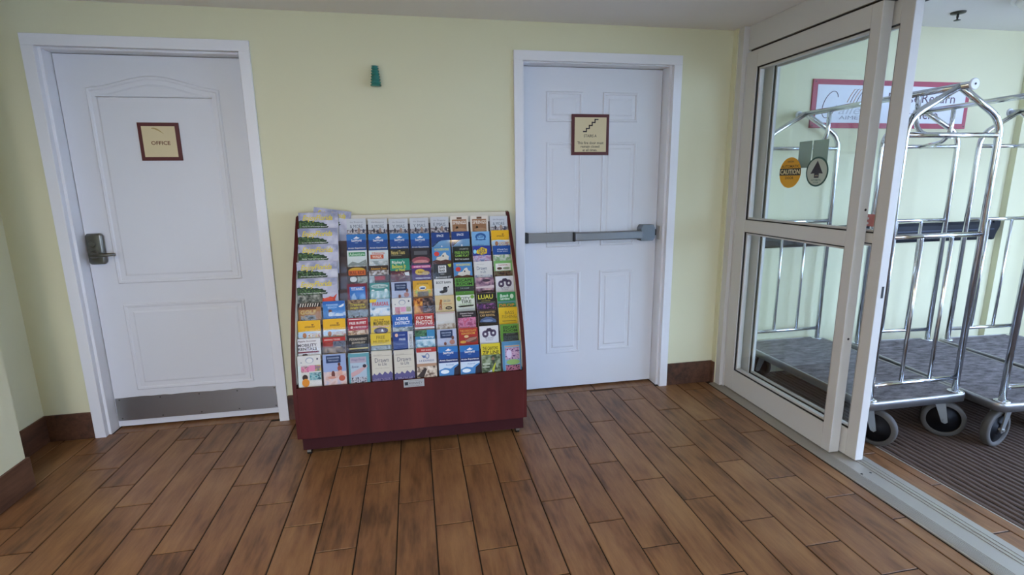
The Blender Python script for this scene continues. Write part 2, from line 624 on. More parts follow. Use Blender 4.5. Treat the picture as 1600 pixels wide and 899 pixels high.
# kick plate with a scuffed, uneven upper edge and screws
mb = MB()
kz = [(-1.757 + i * (0.888 / 24), .190 + rnd.uniform(-.003, .002)) for i in range(25)]
poly = [(-1.757 - rx, .048)] + [(-.869 - rx, .048)] + [(p[0] - rx, p[1]) for p in reversed(kz)]
mb.prism(poly, 'y', -.004, -.0002, M_STEEL)
kp = mb.build('kick_plate', d1)
mb = MB()
for x in (-1.735, -1.52, -1.31, -1.10, -.89):
    for z in (.062, .178):
        mb.lathe([(.0045, -.0055), (.0045, -.004)], M_NICKEL, 8, 'y', (x - rx, 0, z))
mb.build('screws', kp)
# lever lockset
lk = MB()
bmh = bmesh.new(); bmesh.ops.create_cube(bmh, size=1)
for v in bmh.verts:
    v.co = Vector((v.co.x * .084, v.co.y * .03, v.co.z * .158))
bmesh.ops.bevel(bmh, geom=bmh.edges[:], offset=.012, segments=4, affect='EDGES', profile=.5)
for v in bmh.verts:            # rounded crown and foot
    v.co.z += (1 if v.co.z > 0 else -1) * .012 * (1 - (v.co.x / .042) ** 2)
lk.bm(bmh, M_NICKEL, True)
lk = lk.build('lock_case', d1, (-1.708 - rx, -.016, 1.063))
mb = MB(); mb.lathe([(.015, -.016), (.017, -.022), (.013, -.026)], M_NICKEL, 20, 'y', (-.006, 0, .028))
mb.build('key_cylinder', lk)
mb = MB(); mb.lathe([(.021, -.014), (.020, -.036), (.014, -.05)], M_NICKEL, 20, 'y', (-.004, 0, -.028))
mb.tube([(-.008, -.048, -.030), (.03, -.05, -.030), (.075, -.046, -.029), (.108, -.042, -.028)], [.012, .011, .009, .007], M_NICKEL, 12)
mb.build('lever', lk)

# --- stairs door
D2Y = 0.10
d2 = empty_struct('door_2', ((OPEN2[0] + OPEN2[1]) / 2, D2Y, 0), 'white six-panel stairs door with a grey push bar')
door_frame(d2, OPEN2[0], OPEN2[1], OPEN2[2], 0.6066, 1.6547, 2.13, D2Y)
rx2 = d2.location.x
slab(d2, OPEN2[0] + .003 - rx2, OPEN2[1] - .003 - rx2, 0.012, OPEN2[2] - .003)
for (xa, xb) in ((.828, 1.060), (1.192, 1.425)):
    for (za, zb) in ((1.752, 1.930), (.975, 1.632), (.257, .812)):
        mb = MB(); moulding(mb, [(x - rx2, z) for x, z in ((xa, za), (xb, za), (xb, zb), (xa, zb))], -.0005, .045, .0055, M_DOOR)
        mb.build('door_panel', d2)
# exit push bar
pb = MB().box(.685 - rx2, 1.478 - rx2, -.042, -.0002, 1.020, 1.068, M_BARD, .004).build('push_bar', d2)
MB().box(.700 - rx2, .992 - rx2, -.052, -.040, 1.014, 1.074, M_BAR, .003).build('cover_plate', pb)
MB().box(.681 - rx2, .702 - rx2, -.054, -.0004, 1.012, 1.076, M_BLACK, .003).build('end_cap', pb)
MB().box(1.004 - rx2, 1.462 - rx2, -.070, -.040, 1.018, 1.070, M_BAR, .006).build('push_pad', pb)
MB().box(.992 - rx2, 1.006 - rx2, -.062, -.0404, 1.014, 1.074, M_BLACK, .002).build('end_cap', pb)
mb = MB()
mb.prism([(1.452 - rx2, 1.004), (1.532 - rx2, 1.004), (1.546 - rx2, 1.022), (1.546 - rx2, 1.080), (1.535 - rx2, 1.108), (1.462 - rx2, 1.108), (1.448 - rx2, 1.085), (1.448 - rx2, 1.010)], 'y', -.066, -.0006, mat('grey_latch_case', '767c84', .4, .7))
mb.build('latch_case', pb)
MB().box(1.546 - rx2, 1.566 - rx2, -.045, -.0006, 1.036, 1.076, M_BLACK, .003).build('latch_bolt', pb)
MB().box(1.581 - rx2, 1.5878 - rx2, -.062, -.02, 1.008, 1.098, mat('pale_steel_plate', 'c9c8c4', .5, .2), .001).build('strike_plate', d2)

# ------------------------------------------------------------------ signs on the doors
def square_sign(name, label, cx, cz, w, h, y, border, cat='sign'):
    s = thing(name, label, cat, (cx, y, cz - h / 2))
    mb = MB()
    mb.box(-w / 2, w / 2, -.012, -.0006, 0, h, M_MAROON, .0015)
    mb.build('sign_board', s)
    mb = MB()
    mb.box(-w / 2 + border, w / 2 - border, -.0135, -.012, border, h - border, M_SIGNC)
    mb.build('sign_field', s)
    return s


M_BRN = mat('brown_lettering', '6b3b24', 0.5)
M_INK = mat('dark_lettering', '2a2024', 0.5)
s1 = square_sign('office_sign', 'small square maroon-edged cream sign reading OFFICE on the arched-panel door', -1.3195, 1.629, .200, .198, D1Y, .019)
mb = MB()
put_text(mb, 'OFFICE', 0.004, .092, .093, .020, M_BRN, lambda x, z: (x, -.0140, z), bold=.022)
mb.build('lettering', s1)
mb = MB()
arc = []
for i in range(13):
    t = i / 12
    arc.append((-.032 + .056 * t, .152 + .018 * math.sin(math.pi * (0.35 + .65 * t)) - .012 * t, .004 * (math.sin(math.pi * (t * .9 + .1)) + .15)))
vs = [(a[0], -.0139, a[1] + a[2]) for a in arc] + [(a[0], -.0139, a[1] - a[2]) for a in arc]
mb.add(vs, [(i, i + 1, 13 + i + 1, 13 + i) for i in range(12)], mat('tan_swoosh', 'b39a64', .5))
mb.build('swoosh', s1)

s2 = square_sign('stairs_sign', 'maroon-edged cream sign reading STAIRS A on the six-panel door', 1.1105, 1.675, .244, .246, D2Y, .019)
mb = MB()
Y = -.0140
# stair zigzag
st = .0185; x, z, tkn = -.046, .142, .0075
for i in range(5):
    mb.box(x - tkn / 2, x + st + tkn / 2, Y, Y + .0004, z - tkn / 2, z + tkn / 2, M_INK)
    if i < 4:
        mb.box(x + st - tkn / 2, x + st + tkn / 2, Y, Y + .0004, z - tkn / 2, z + st + tkn / 2, M_INK)
    x += st; z += st * .98
mb.build('stair_symbol', s2)
mb = MB()
t3 = lambda x, z: (x, Y, z)
for t_ in (('STAIRS A', -.002, .116, .084, .0165), ('This fire door must', 0, .074, .172, .0165), ('remain closed', -.002, .052, .122, .0150), ('at all times.', -.003, .031, .096, .0150)):
    mb = MB(); put_text(mb, *t_, M_INK, t3, bold=.012); mb.build('lettering', s2)

# ------------------------------------------------------------------ ribbed teal wall ornament
orn = thing('wall_ornament', 'small teal ribbed cone-shaped ornament high on the wall between the doors', 'ornament', (-.166, -.030, 1.912))
prof = [(.006, 0.002)]
for i in range(7):
    t = i / 6
    r = .0295 - .0095 * t
    zz = .003 + t * .088
    prof += [(r - .002, zz), (r, zz + .003), (r, zz + .007), (r - .0065, zz + .0105), (r - .0065, zz + .0125)]
prof += [(.021, .106), (.0, .107)]
m_teal = mat('teal_glass', '17746a', 0.25, coat=.4)
MB().lathe(prof, m_teal, 28).build('ribbed_cone', orn)
MB().box(-.010, .010, .020, .0295, .02, .09, mat('white_bracket', 'dddfe0', .5), .002).build('wall_bracket', orn)

# ------------------------------------------------------------------ sliding entrance doors, header, threshold
mb = MB()
mb.box(XR + .006, 2.10, -.098, -.046, 0.001, ZC - .001, M_ALU, .002)
mb.box(XR + .030, 2.06, -.108, -.0985, 0.001, 2.135, M_ALU, .001)
struct(mb.build('trim_1'), 'white aluminium door jamb')
mb = MB()
mb.box(2.035, 2.199, -2.449, -.0995, 2.150, ZC - .001, M_ALU, .002)
mb.box(2.046, 2.19, -2.449, -.112, 2.138, 2.150, M_BLACK)
struct(mb.build('trim_2'), 'white aluminium header above the sliding doors')


def leaf(name, label, xf, th, ya, yb, sa, sb, mid):
    """ya = far end, yb = near end; sa/sb = stile widths."""
    o = empty_struct(name, (xf, 0, 0.014), label)
    z0, z1 = 0.0, 2.121
    def B(nm, c, d, e, f, x0=0, x1=th, m=M_ALU, b=.0025):
        return MB().box(x0, x1, c, d, e, f, m, b).build(nm, o)
    B('stile', ya - sa, ya, z0, z1)
    near = B('stile', yb, yb + sb, z0, z1)
    gy0, gy1 = yb + sb, ya - sa
    B('rail', gy0, gy1, z0, .139)
    B('rail', gy0, gy1, mid[0], mid[1])
    B('rail', gy0, gy1, 2.024, z1)
    for a, b in ((.139, mid[0]), (mid[1], 2.024)):
        mb = MB()
        g = .006
        for (c, d, e, f) in ((gy0, gy0 + g, a, b), (gy1 - g, gy1, a, b), (gy0 + g, gy1 - g, a, a + g), (gy0 + g, gy1 - g, b - g, b)):
            mb.box(.006, th - .006, c, d, e, f, M_BLACK)
        mb.build('gasket', o)
        mb = MB()
        g2 = .016
        for (c, d, e, f) in ((gy0 + g, gy0 + g2, a + g, b - g), (gy1 - g2, gy1 - g, a + g, b - g), (gy0 + g2, gy1 - g2, a + g, a + g2), (gy0 + g2, gy1 - g2, b - g2, b - g)):
            mb.box(.014, th - .014, c, d, e, f, M_ALU)
        mb.build('glazing_bead', o)
        MB().box(th / 2 - .003, th / 2 + .003, gy0 + g2, gy1 - g2, a + g2, b - g2, M_GLASS).build('glass_pane', o)
    return o, near


d3, near3 = leaf('door_3', 'white sliding glass door leaf nearest the lobby', 2.025, .056, -.109, -1.032, .096, .055, (1.054, 1.128))
mb = MB()
for z, x in ((1.229, .038), (.603, .032)):
    mb.lathe([(.006, -.0008), (.006, .001)], M_BLACK, 12, 'y', (x, -1.032, z))
mb.build('screw_hole', near3)
d4, near4 = leaf('door_4', 'white sliding glass door leaf behind the first', 2.089, .045, -.180, -1.125, .090, .062, (1.076, 1.121))
MB().box(.022, .034, -1.1262, -1.124, .825, .880, M_BLACK).build('latch_slot', near4)

mb = MB()
M_THR = mat('aluminium_threshold', 'b7b3aa', .5, .55)
x0 = 1.957
mb.box(x0, 2.181, -2.449, -.046, .0005, .006, M_THR, .001)
ribs = 9
for i in range(ribs):                                       # ribbed tread along the lobby edge
    a = x0 + .010 + i * .0062
    mb.box(a, a + .0032, -2.449, -.046, .006, .0082, M_THR)
mb.box(2.026, 2.098, -2.449, -.112, .006, .0072, M_THR)
mb.box(2.104, 2.112, -2.449, -.112, .006, .0088, M_THR)
mb.box(2.124, 2.131, -2.449, -.112, .006, .0088, M_THR)
mb.box(2.146, 2.180, -2.449, -.112, .006, .0078, M_THR)
thr = struct(mb.build('trim_3'), 'ribbed aluminium threshold under the sliding doors')
mb = MB()
for x in (2.034, 2.083):
    mb.lathe([(.0055, .0070), (.0055, .0078)], M_BLACK, 12, 'z', (x, -1.223, 0))
mb.build('screw_hole', thr)

# ------------------------------------------------------------------ door glass stickers
def disc(mb, y, z, ry, rz, x, m, n=40, x1=None):
    vs = [(x, y + ry * math.cos(2 * math.pi * i / n), z + rz * math.sin(2 * math.pi * i / n)) for i in range(n)]
    mb.add(vs, [tuple(range(n))], m)


GX = 2.0495
lobby3 = lambda x: (lambda u, z: (x, -u, z))
st1 = thing('caution_sticker', 'round yellow automatic caution door sticker on the sliding door glass', 'sticker', (GX, -.532, 1.339))
mb = MB()
mb.lathe([(.0825, -.0006), (.0825, 0)], mat('yellow_vinyl', 'e0a315', .4), 40, 'x', (-.0002, 0, .083))
mb.build('sticker_disc', st1)
mb = MB()
mk = mat('black_vinyl', '241d12', .4); mw = mat('cream_vinyl', 'ece0b0', .4)
mb.add([(-.0012, -.081, .068), (-.0012, .081, .068), (-.0012, .081, .106), (-.0012, -.081, .106)], [(0, 1, 2, 3)], mk)
f3 = lambda u, z: (-.0016, -u, z)
put_text(mb, 'CAUTION', 0, .087, .150, .027, mw, f3, bold=.02)
put_text(mb, 'AUTOMATIC', 0, .117, .138, .014, mk, f3, bold=.01)
put_text(mb, 'DOOR', 0, .055, .062, .014, mk, f3, bold=.01)
put_text(mb, 'HORTON', 0, .142, .045, .009, mk, f3, bold=.01)
mb.build('sticker_print', st1)
st2 = thing('arrow_sticker', 'round white sticker with a dark upward arrow and green rim on the sliding door glass', 'sticker', (GX, -.727, 1.347))
mb = MB()
mb.lathe([(.0755, -.0006), (.0755, 0)], mat('dark_green_vinyl', '2f5a50', .4), 40, 'x', (-.0002, 0, .076))
mb.build('sticker_rim', st2)
mb = MB()
disc(mb, 0, .076, .0665, .0665, -.0012, mat('pale_vinyl', 'b9c2b4', .4))
ar = [(-.016, .045), (.016, .045), (.016, .068), (.042, .066), (0, .132), (-.042, .066), (-.016, .068)]
mb.add([(-.0018, -p[0], p[1]) for p in ar], [tuple(range(7))], mat('slate_vinyl', '33323f', .4))
f3b = lambda u, z: (-.0020, -u, z)
put_text(mb, 'HORTON', 0, .056, .022, .006, mw, f3b)
put_text(mb, 'AUTOMATIC', 0, .034, .066, .009, mat('green_ink', '3b6358', .4), f3b, bold=.01)
put_text(mb, 'DOOR', 0, .021, .034, .008, mat('green_ink', '3b6358', .4), f3b, bold=.01)
mb.build('sticker_print', st2)
# backs of two sheets stuck on the rear leaf
mgb = mat('grey_green_paper', '9db3a6', .7)
for nm, ya, yb, lab in (('notice_sheet', -.608, -.514, 'left of two grey-green blank sheets stuck on the rear glass leaf'),
                        ('notice_sheet', -.722, -.617, 'right of two grey-green blank sheets stuck on the rear glass leaf')):
    mb = MB(); mb.box(-.0008, 0, ya, yb, 0, .140, mgb)
    tag(mb.build(nm, None, (2.1078, 0, 1.447)), lab, 'paper', 'sheets on the rear glass leaf')
mb = MB()
mb.box(-.0008, 0, -1.06, -.985, 0, .056, mat('pale_red_vinyl', 'c9807c', .5))
rs = tag(mb.build('warning_label', None, (2.1078, 0, 1.165)), 'small pale red label on the glass between the two door stiles', 'sticker')
mb = MB()
for z in (.014, .036):
    mb.lathe([(.006, -.0016), (.006, -.0009)], mat('white_vinyl', 'e9e6e4', .5), 12, 'x', (0, -1.008, z))
mb.build('label_dots', rs)

# ------------------------------------------------------------------ vestibule shell
VX1 = 5.15
mb = MB(); mb.box(2.2, VX1 + .3, VY, VY + .15, 0, VZ + .2, M_WALL)
struct(mb.build('wall_vestibule_back'))
mb = MB(); mb.box(4.356, 4.52, .016, VY - .0005, 0, VZ - .001, M_WALL)
struct(mb.build('wall_vestibule_pilaster'))
w4 = empty_struct('window_3', (0, -3.03, 0))
mb = MB(); mb.box(2.2, 3.0, -3.1, -3.0, 0, VZ, M_WALL)
struct(mb.build('wall_vestibule_front'))
for x in (3.0, 4.05, VX1 - .08):
    MB().box(x, x + .08, -.03, .03, 0.001, VZ - .001, M_ALU).build('mullion', w4)
for za, zb in ((.001, .10), (2.10, 2.17), (VZ - .06, VZ - .001)):
    MB().box(3.08, VX1 - .08, -.028, .028, za, zb, M_ALU).build('rail', w4)
for a, b in ((3.08, 4.05), (4.13, VX1 - .08)):
    MB().box(a, b, -.003, .003, .10, 2.10, M_GLASS).build('pane', w4)
mb = MB(); mb.box(2.2, VX1 + .3, -3.15, VY + .15, VZ, VZ + .12, M_CEIL)
struct(mb.build('ceiling_vestibule'))
# storefront at the street end
w2 = empty_struct('window_2', (VX1, 0, 0))
mb = MB(); mb.box(VX1 - .05, VX1 + .1, -.85, VY, 0, VZ, M_WALL)
struct(mb.build('wall_vestibule_end'))
for y in (-.93, -2.0, -2.99):
    MB().box(-.03, .03, y, y + .08, 0.001, VZ - .001, M_ALU).build('mullion', w2)
for za, zb in ((.001, .10), (2.10, 2.17), (VZ - .06, VZ - .001)):
    MB().box(-.028, .028, -2.91, -.93, za, zb, M_ALU).build('rail', w2)
for a, b in ((-2.91, -2.0), (-1.92, -.93)):
    MB().box(-.003, .003, a, b, .10, 2.10, M_GLASS).build('pane', w2)
mb = MB(); mb.box(-30, 30, -30, 12, -.12, -.061, mat('outdoor_paving', 'b8b6b0', .9))
struct(mb.build('ground'))

# floor mat with woven ribs
mat_o = thing('entrance_mat', 'dark brown ribbed entrance mat under the luggage carts', 'mat', (2.336, -2.995, -.0078))
m_mat = add_bump(mat('brown_carpet_mat', '685952', .95, spec=.1), 500, .8, .004)
m_mat2 = add_bump(mat('dark_mat_backing', '1a1513', .95, spec=.1), 300, .5)
ML, MWD = 3.05, 2.75
MB().box(0, MWD, 0, ML, -.002, .002, m_mat2).build('mat_backing', mat_o)
mb = MB()
pitch = .036
n = int(MWD / pitch)
seg = 60
for i in range(n):
    x = .006 + i * pitch
    vs, fs = [], []
    for j in range(seg + 1):
        y = ML * j / seg
        hz = .0075 + rnd.uniform(-.001, .001)
        wv = rnd.uniform(-.0018, .0018)
        vs += [(x + wv, y, .002), (x + .005 + wv, y, hz), (x + .021 + wv, y, hz), (x + .026 + wv, y, .002)]
        if j:
            a, b = (j - 1) * 4, j * 4
            fs += [(a, b, b + 1, a + 1), (a + 1, b + 1, b + 2, a + 2), (a + 2, b + 2, b + 3, a + 3)]
    mb.add(vs, fs, m_mat)
ro = mb.build('mat_ribs', mat_o); ro['kind'] = 'stuff'
MB().box(-.006, 0, 0, ML, -.0018, .0085, M_THR).build('edge_strip', mat_o)

# crash rail
cr_o = thing('crash_rail', 'dark blue-black bumper rail along the vestibule wall behind the carts', 'rail', (2.25, VY, .918))
m_rail = mat('dark_blue_vinyl', '131824', .5, spec=.25)
mb = MB()
mb.prism([(0, 0), (-.018, .004), (-.026, .020), (-.030, .055), (-.030, .095), (-.024, .120), (-.014, .138), (0, .142)], 'x', 0, 2.04, m_rail)
mb.build('rail_body', cr_o)
mb = MB(); mb.box(0, 2.04, -.0325, -.029, .078, .086, mat('blue_vinyl_bead', '2c3850', .5)); mb.build('rail_bead', cr_o)
mb = MB(); mb.prism([(2.04, .001), (2.062, .004), (2.075, .05), (2.100, .10), (2.100, .141), (2.04, .141)], 'y', -.024, -.0005, m_rail)
mb.build('end_cap', cr_o)

# cart return sign
SW, SH = 1.264, .310
cs = thing('cart_return_sign', 'long white wall sign with red border reading Please Return Carts Here', 'sign', (2.632 + SW / 2, VY, 1.722))
M_SRED = mat('crimson_sign_border', 'a0203f', .4)
M_SWHT = mat('pale_sign_field', 'dcdde6', .45)
MB().box(-SW / 2, SW / 2, -.012, -.0008, 0, SH, M_SRED, .001).build('sign_board', cs)
MB().box(-SW / 2 + .034, SW / 2 - .034, -.0135, -.012, .034, SH - .034, M_SWHT).build('sign_field', cs)
M_SLT = mat('plum_lettering', '4b2a3e', .5); M_SGR = mat('grey_lettering', '8d8f99', .5)
mb = MB(); s3 = lambda x, z: (x, -.0140, z)
for t_ in (('Please', .085, .201, .255, .062, M_SLT, s3), ('Return', .372, .201, .275, .062, M_SLT, s3), ('Carts', .085, .093, .205, .062, M_SLT, s3), ('Here', .285, .093, .195, .060, M_SLT, s3), ('AIMETOI', -.285, .068, .26, .024, M_SGR, s3),
           ('alleria', -.275, .118, .30, .058, mat('pale_grey_lettering', 'b5b7c0', .5), s3, 0.0, .3)):
    mb = MB(); put_text(mb, *t_); mb.build('lettering', cs)
mb = MB()
gp = []
for i in range(29):
    a = math.radians(35 + i * 11.5)
    gp.append((-.495 + .052 * math.cos(a) + .025 * math.sin(a), -.0145, .150 + .085 * math.sin(a)))
mb.tube(gp, .0022, M_SLT, 5)
mb.build('logo_initial', cs)
for i in range(4):
    x = -.365 + i * .024
    mb = MB()
    mb.tube([(x, -.0145, .165), (x + .02, -.0145, .205), (x + .05, -.0145, .248), (x + .062, -.0145, .250)], .002, M_SLT if i % 2 else mat('orange_lettering', 'c98a5e', .5), 5)
    mb.build('logo_stroke', cs)
for x in (-SW / 2 + .016, SW / 2 - .016):
    for z in (.016, SH - .016):
        MB().lathe([(.005, -.0135), (.005, -.012)], M_INK, 10, 'y', (x, 0, z)).build('screw', cs)

# sprinkler, ceiling fixture, door sensor
sp = thing('sprinkler_head', 'small metal fire sprinkler head on the vestibule ceiling', 'sprinkler', (3.37, -.225, VZ))
m_spr = mat('dull_brass', '55554f', .4, .8)
MB().lathe([(.040, -.0005), (.038, -.008), (.012, -.011)], m_spr, 24).build('escutcheon', sp)
mb = MB(); mb.lathe([(.006, -.010), (.007, -.026), (.004, -.04), (.018, -.046), (.018, -.048), (.002, -.048)], m_spr, 16)
mb.build('deflector', sp)
fx = thing('ceiling_light', 'round flush ceiling light at the top right of the vestibule', 'light', (3.60, -.68, VZ))
m_lit = mat('frosted_glass_lit', 'f2f0ea', .5)
MB().lathe([(.27, -.0005), (.27, -.02), (.255, -.025)], M_TRIM, 40).build('fixture_rim', fx)
MB().lathe([(.25, -.024), (.22, -.06), (.13, -.085), (.0, -.092)], m_lit, 40).build('diffuser', fx)
sn = thing('door_sensor', 'small black motion sensor at the head of the sliding door', 'sensor', (2.2, -1.05, 2.145))
MB().box(.0005, .065, -.07, .07, 0, .05, M_BLACK, .006).build('sensor_body', sn)
MB().box(.0655, .068, -.05, .05, .01, .03, mat('sensor_lens', '30323a', .15)).build('sensor_lens', sn)

# lobby downlights (in the ceiling behind the camera)
for (x, y) in ((-1.35, -2.9), (-1.35, -4.6), (.6, -5.0)):
    dl = thing('downlight', 'round recessed ceiling downlight behind the viewpoint, %s' % ('at the right' if x > 0 else 'front left' if y > -3 else 'rear left'), 'light', (x, y, ZC))
    MB().lathe([(.10, -.0005), (.10, -.006), (.085, -.008)], M_TRIM, 28).build('trim_ring', dl)
    MB().lathe([(.083, -.004), (.0, -.0045)], mat('lit_lens', 'fff3df', .5, emit=6.0), 28).build('lens', dl)
    ld = bpy.data.lights.new('downlight_lamp', 'AREA')
    ld.shape = 'DISK'; ld.size = .16; ld.energy = LAMP_W; ld.color = (1.0, .80, .52)
    lo = bpy.data.objects.new('lamp', ld); COL.objects.link(lo)
    lo.parent = dl; lo.location = (0, 0, -.012)

# ------------------------------------------------------------------ luggage carts
HW, HL, ZD, ZLO, ZMI, ZCR, ZAP, RO = .267, .489, .26, .339, 1.104, 1.583, 1.802, .061
DW, DL = .318, .530
M_CARPET = add_bump(mat('grey_deck_carpet', '7b767a', .95, spec=.1), 350, .8, .004)
_nt, _N, _L, _b = nodes_of(M_CARPET)
_tc = _N.new('ShaderNodeTexCoord'); _mp = _N.new('ShaderNodeMapping'); _mp.inputs['Scale'].default_value = (9, 22, 9)
_mp.inputs['Rotation'].default_value = (0, 0, .5)
_nz = _N.new('ShaderNodeTexNoise'); _nz.inputs['Scale'].default_value = 1.6; _nz.inputs['Detail'].default_value = 8; _nz.inputs['Roughness'].default_value = .7
_cr = _N.new('ShaderNodeValToRGB')
_cr.color_ramp.elements[0].position = 0.36; _cr.color_ramp.elements[0].color = lin('5a5657')
_cr.color_ramp.elements[1].position = 0.66; _cr.color_ramp.elements[1].color = lin('918c8f')
_L.new(_tc.outputs['Object'], _mp.inputs['Vector']); _L.new(_mp.outputs[0], _nz.inputs['Vector'])
_L.new(_nz.outputs['Fac'], _cr.inputs['Fac']); _L.new(_cr.outputs['Color'], _b.inputs['Base Color'])
M_RIM = add_bump(mat('scuffed_steel_rim', 'b0afb0', .33, .9), 120, .15)
M_TIRE = mat('grey_rubber_tire', '4f4b47', .65, spec=.3)
M_HUB = mat('black_wheel', '0e0e12', .55, spec=.25)
M_FORK = mat('zinc_fork', '9a9b98', .38, .8)
M_WDISC = mat('white_plastic_disc', 'e2e3e8', .4)


def rrect(w, l, r, n=6):
    pts = []
    for cx, cy, a0 in ((w - r, l - r, 0), (-w + r, l - r, 90), (-w + r, -l + r, 180), (w - r, -l + r, 270)):
        for i in range(n + 1):
            a = math.radians(a0 + 90 * i / n)
            pts.append((cx + r * math.cos(a), cy + r * math.sin(a)))
    return pts


def fillet(pts, r, n=6):
    out = [Vector(pts[0])]
    for i in range(1, len(pts) - 1):
        p, a, b = Vector(pts[i]), Vector(pts[i - 1]), Vector(pts[i + 1])
        d1, d2 = (a - p).normalized(), (b - p).normalized()
        s, e = p + d1 * r, p + d2 * r
        for k in range(n + 1):
            t = k / n
            out.append(s * (1 - t) ** 2 + p * 2 * t * (1 - t) + e * t * t)
    out.append(Vector(pts[-1]))
    return out


_cm = {}


def cart_meshes():
    z0 = ZD - .042
    mb = MB(); mb.prism(rrect(DW - .006, DL - .006, .045), 'z', z0 + .004, ZD - .008, M_BLACK); _cm['deck'] = mb.mesh('deck')
    mb = MB(); mb.prism(rrect(DW - .012, DL - .012, .04), 'z', ZD - .008, ZD - .001, M_CARPET); _cm['deck_carpet'] = mb.mesh('deck_carpet')
    mb = MB()
    o, i = rrect(DW, DL, .05), rrect(DW - .010, DL - .010, .042)
    n = len(o)
    vs = [(p[0], p[1], z0) for p in o] + [(p[0], p[1], ZD - .004) for p in o] + [(p[0] * .995, p[1] * .995, ZD + .002) for p in o] + [(p[0], p[1], ZD + .002) for p in i] + [(p[0], p[1], z0) for p in i]
    fs = []
    for k in range(5):
        k2 = (k + 1) % 5
        for j in range(n):
            j2 = (j + 1) % n
            fs.append((k * n + j, k * n + j2, k2 * n + j2, k2 * n + j))
    mb.add(vs, fs, M_RIM, True); _cm['deck_rim'] = mb.mesh('deck_rim')
    mb = MB()
    path = fillet([(-HW, 0, ZD), (-HW, 0, 1.655), (0, 0, ZAP)], .085)
    mb.tube(path, .0155, M_CHROME, 12)
    mb.tube([(-p[0], p[1], p[2]) for p in path], .0155, M_CHROME, 12)
    _cm['end_frame'] = mb.mesh('end_frame')
    mb = MB(); mb.tube([(-HW, 0, 0), (HW, 0, 0)], .0125, M_CHROME, 12); _cm['crossbar'] = mb.mesh('crossbar')
    mb = MB(); mb.tube([(0, 0, ZLO), (0, 0, ZMI)], .0095, M_CHROME, 10); _cm['baluster'] = mb.mesh('baluster')
    mb = MB(); mb.tube([(0, -HL - RO, ZAP), (0, HL + RO, ZAP)], .0155, M_CHROME, 14); _cm['hanging_rod'] = mb.mesh('hanging_rod')
    mb = MB(); mb.lathe([(.022, -.006), (.026, -.003), (.026, .003), (.022, .006)], M_WDISC, 28, 'y'); mb.lathe([(.005, -.0075), (.005, .0075)], M_BLACK, 10, 'y')
    _cm['bumper_disc'] = mb.mesh('bumper_disc')
    mb = MB(); mb.lathe([(.034, ZD), (.034, ZD + .005), (.020, ZD + .008), (.0165, ZD + .008)], M_CHROME, 20); _cm['base_flange'] = mb.mesh('base_flange')
    mb = MB()
    mb.tube(fillet([(0, BR_DY, ZAP), (0, BR_DY, ZCR + .02), (0, 0, ZCR - .004)], .09), .012, M_CHROME, 10); _cm['brace'] = mb.mesh('brace')
    # caster: fork (part), tire and hub (sub-parts)
    mb = MB()
    mb.lathe([(.035, .207), (.035, .216)], M_FORK, 20)
    mb.lathe([(.020, .200), (.024, .207)], M_FORK, 20)
    off = .030
    for s in (-1, 1):
        mb.prism([(-.024, .205), (.024, .205), (off + .016, .092), (off + .006, .082), (off - .010, .088)], 'y', s * .031 - .003, s * .031 + .003, M_FORK)
    mb.box(-.026, .028, -.034, .034, .199, .206, M_FORK)
    mb.lathe([(.008, -.040), (.008, .040)], M_FORK, 12, 'y', (off, 0, .1))
    _cm['caster'] = mb.mesh('caster')
    mb = MB()
    mb.lathe([(.076, -.019), (.094, -.019), (.0995, -.012), (.0995, .012), (.094, .019), (.076, .019), (.076, -.019)], M_TIRE, 36, 'y', (off, 0, .1))
    _cm['tire'] = mb.mesh('tire')
    mb = MB()
    mb.lathe([(.0, -.016), (.030, -.021), (.034, -.012), (.0755, -.010), (.0755, .010), (.034, .012), (.030, .021), (.0, .016)], M_HUB, 36, 'y', (off, 0, .1))
    _cm['wheel_hub'] = mb.mesh('wheel_hub')


BR_DY = .20
cart_meshes()


def cart(label, x, y, a, swivel):
    c = thing('luggage_cart', label, 'luggage cart', (x, y, 0), a, 'luggage carts in the vestibule')
    link('deck', _cm['deck'], c); link('deck_carpet', _cm['deck_carpet'], c); link('deck_rim', _cm['deck_rim'], c)
    link('hanging_rod', _cm['hanging_rod'], c)
    for s in (-1, 1):
        link('end_frame', _cm['end_frame'], c, (0, s * HL, 0))
        for z in (ZLO, ZMI, ZCR):
            link('crossbar', _cm['crossbar'], c, (0, s * HL, z))
        for bx in (-.089, .089):
            link('baluster', _cm['baluster'], c, (bx, s * HL, 0))
        for bx in (-HW, HW):
            link('base_flange', _cm['base_flange'], c, (bx, s * HL, 0))
        link('bumper_disc', _cm['bumper_disc'], c, (0, s * (HL + RO), ZAP))
        link('brace', _cm['brace'], c, (0, s * HL, 0), (0, 0, 0 if s < 0 else math.pi))
    for (cx, cy), sw in zip(((-.215, -.485 + .03), (.215, -.485 + .03), (-.215, .43), (.215, .43)), swivel):
        k = link('caster', _cm['caster'], c, (cx, cy, 0), (0, 0, math.radians(sw)))
        link('tire', _cm['tire'], k); link('wheel_hub', _cm['wheel_hub'], k)
    return c


cart('luggage cart nearest the sliding door, seen through its glass', 2.541, -.503, -.005, (-62, -40, 170, 190))
cart('middle luggage cart of the three', 3.215, -.685, -.090, (-165, 20, 175, 160))
cart('luggage cart at the right edge, farthest from the sliding door', 3.906, -.751, -.049, (10, -20, 185, 200))

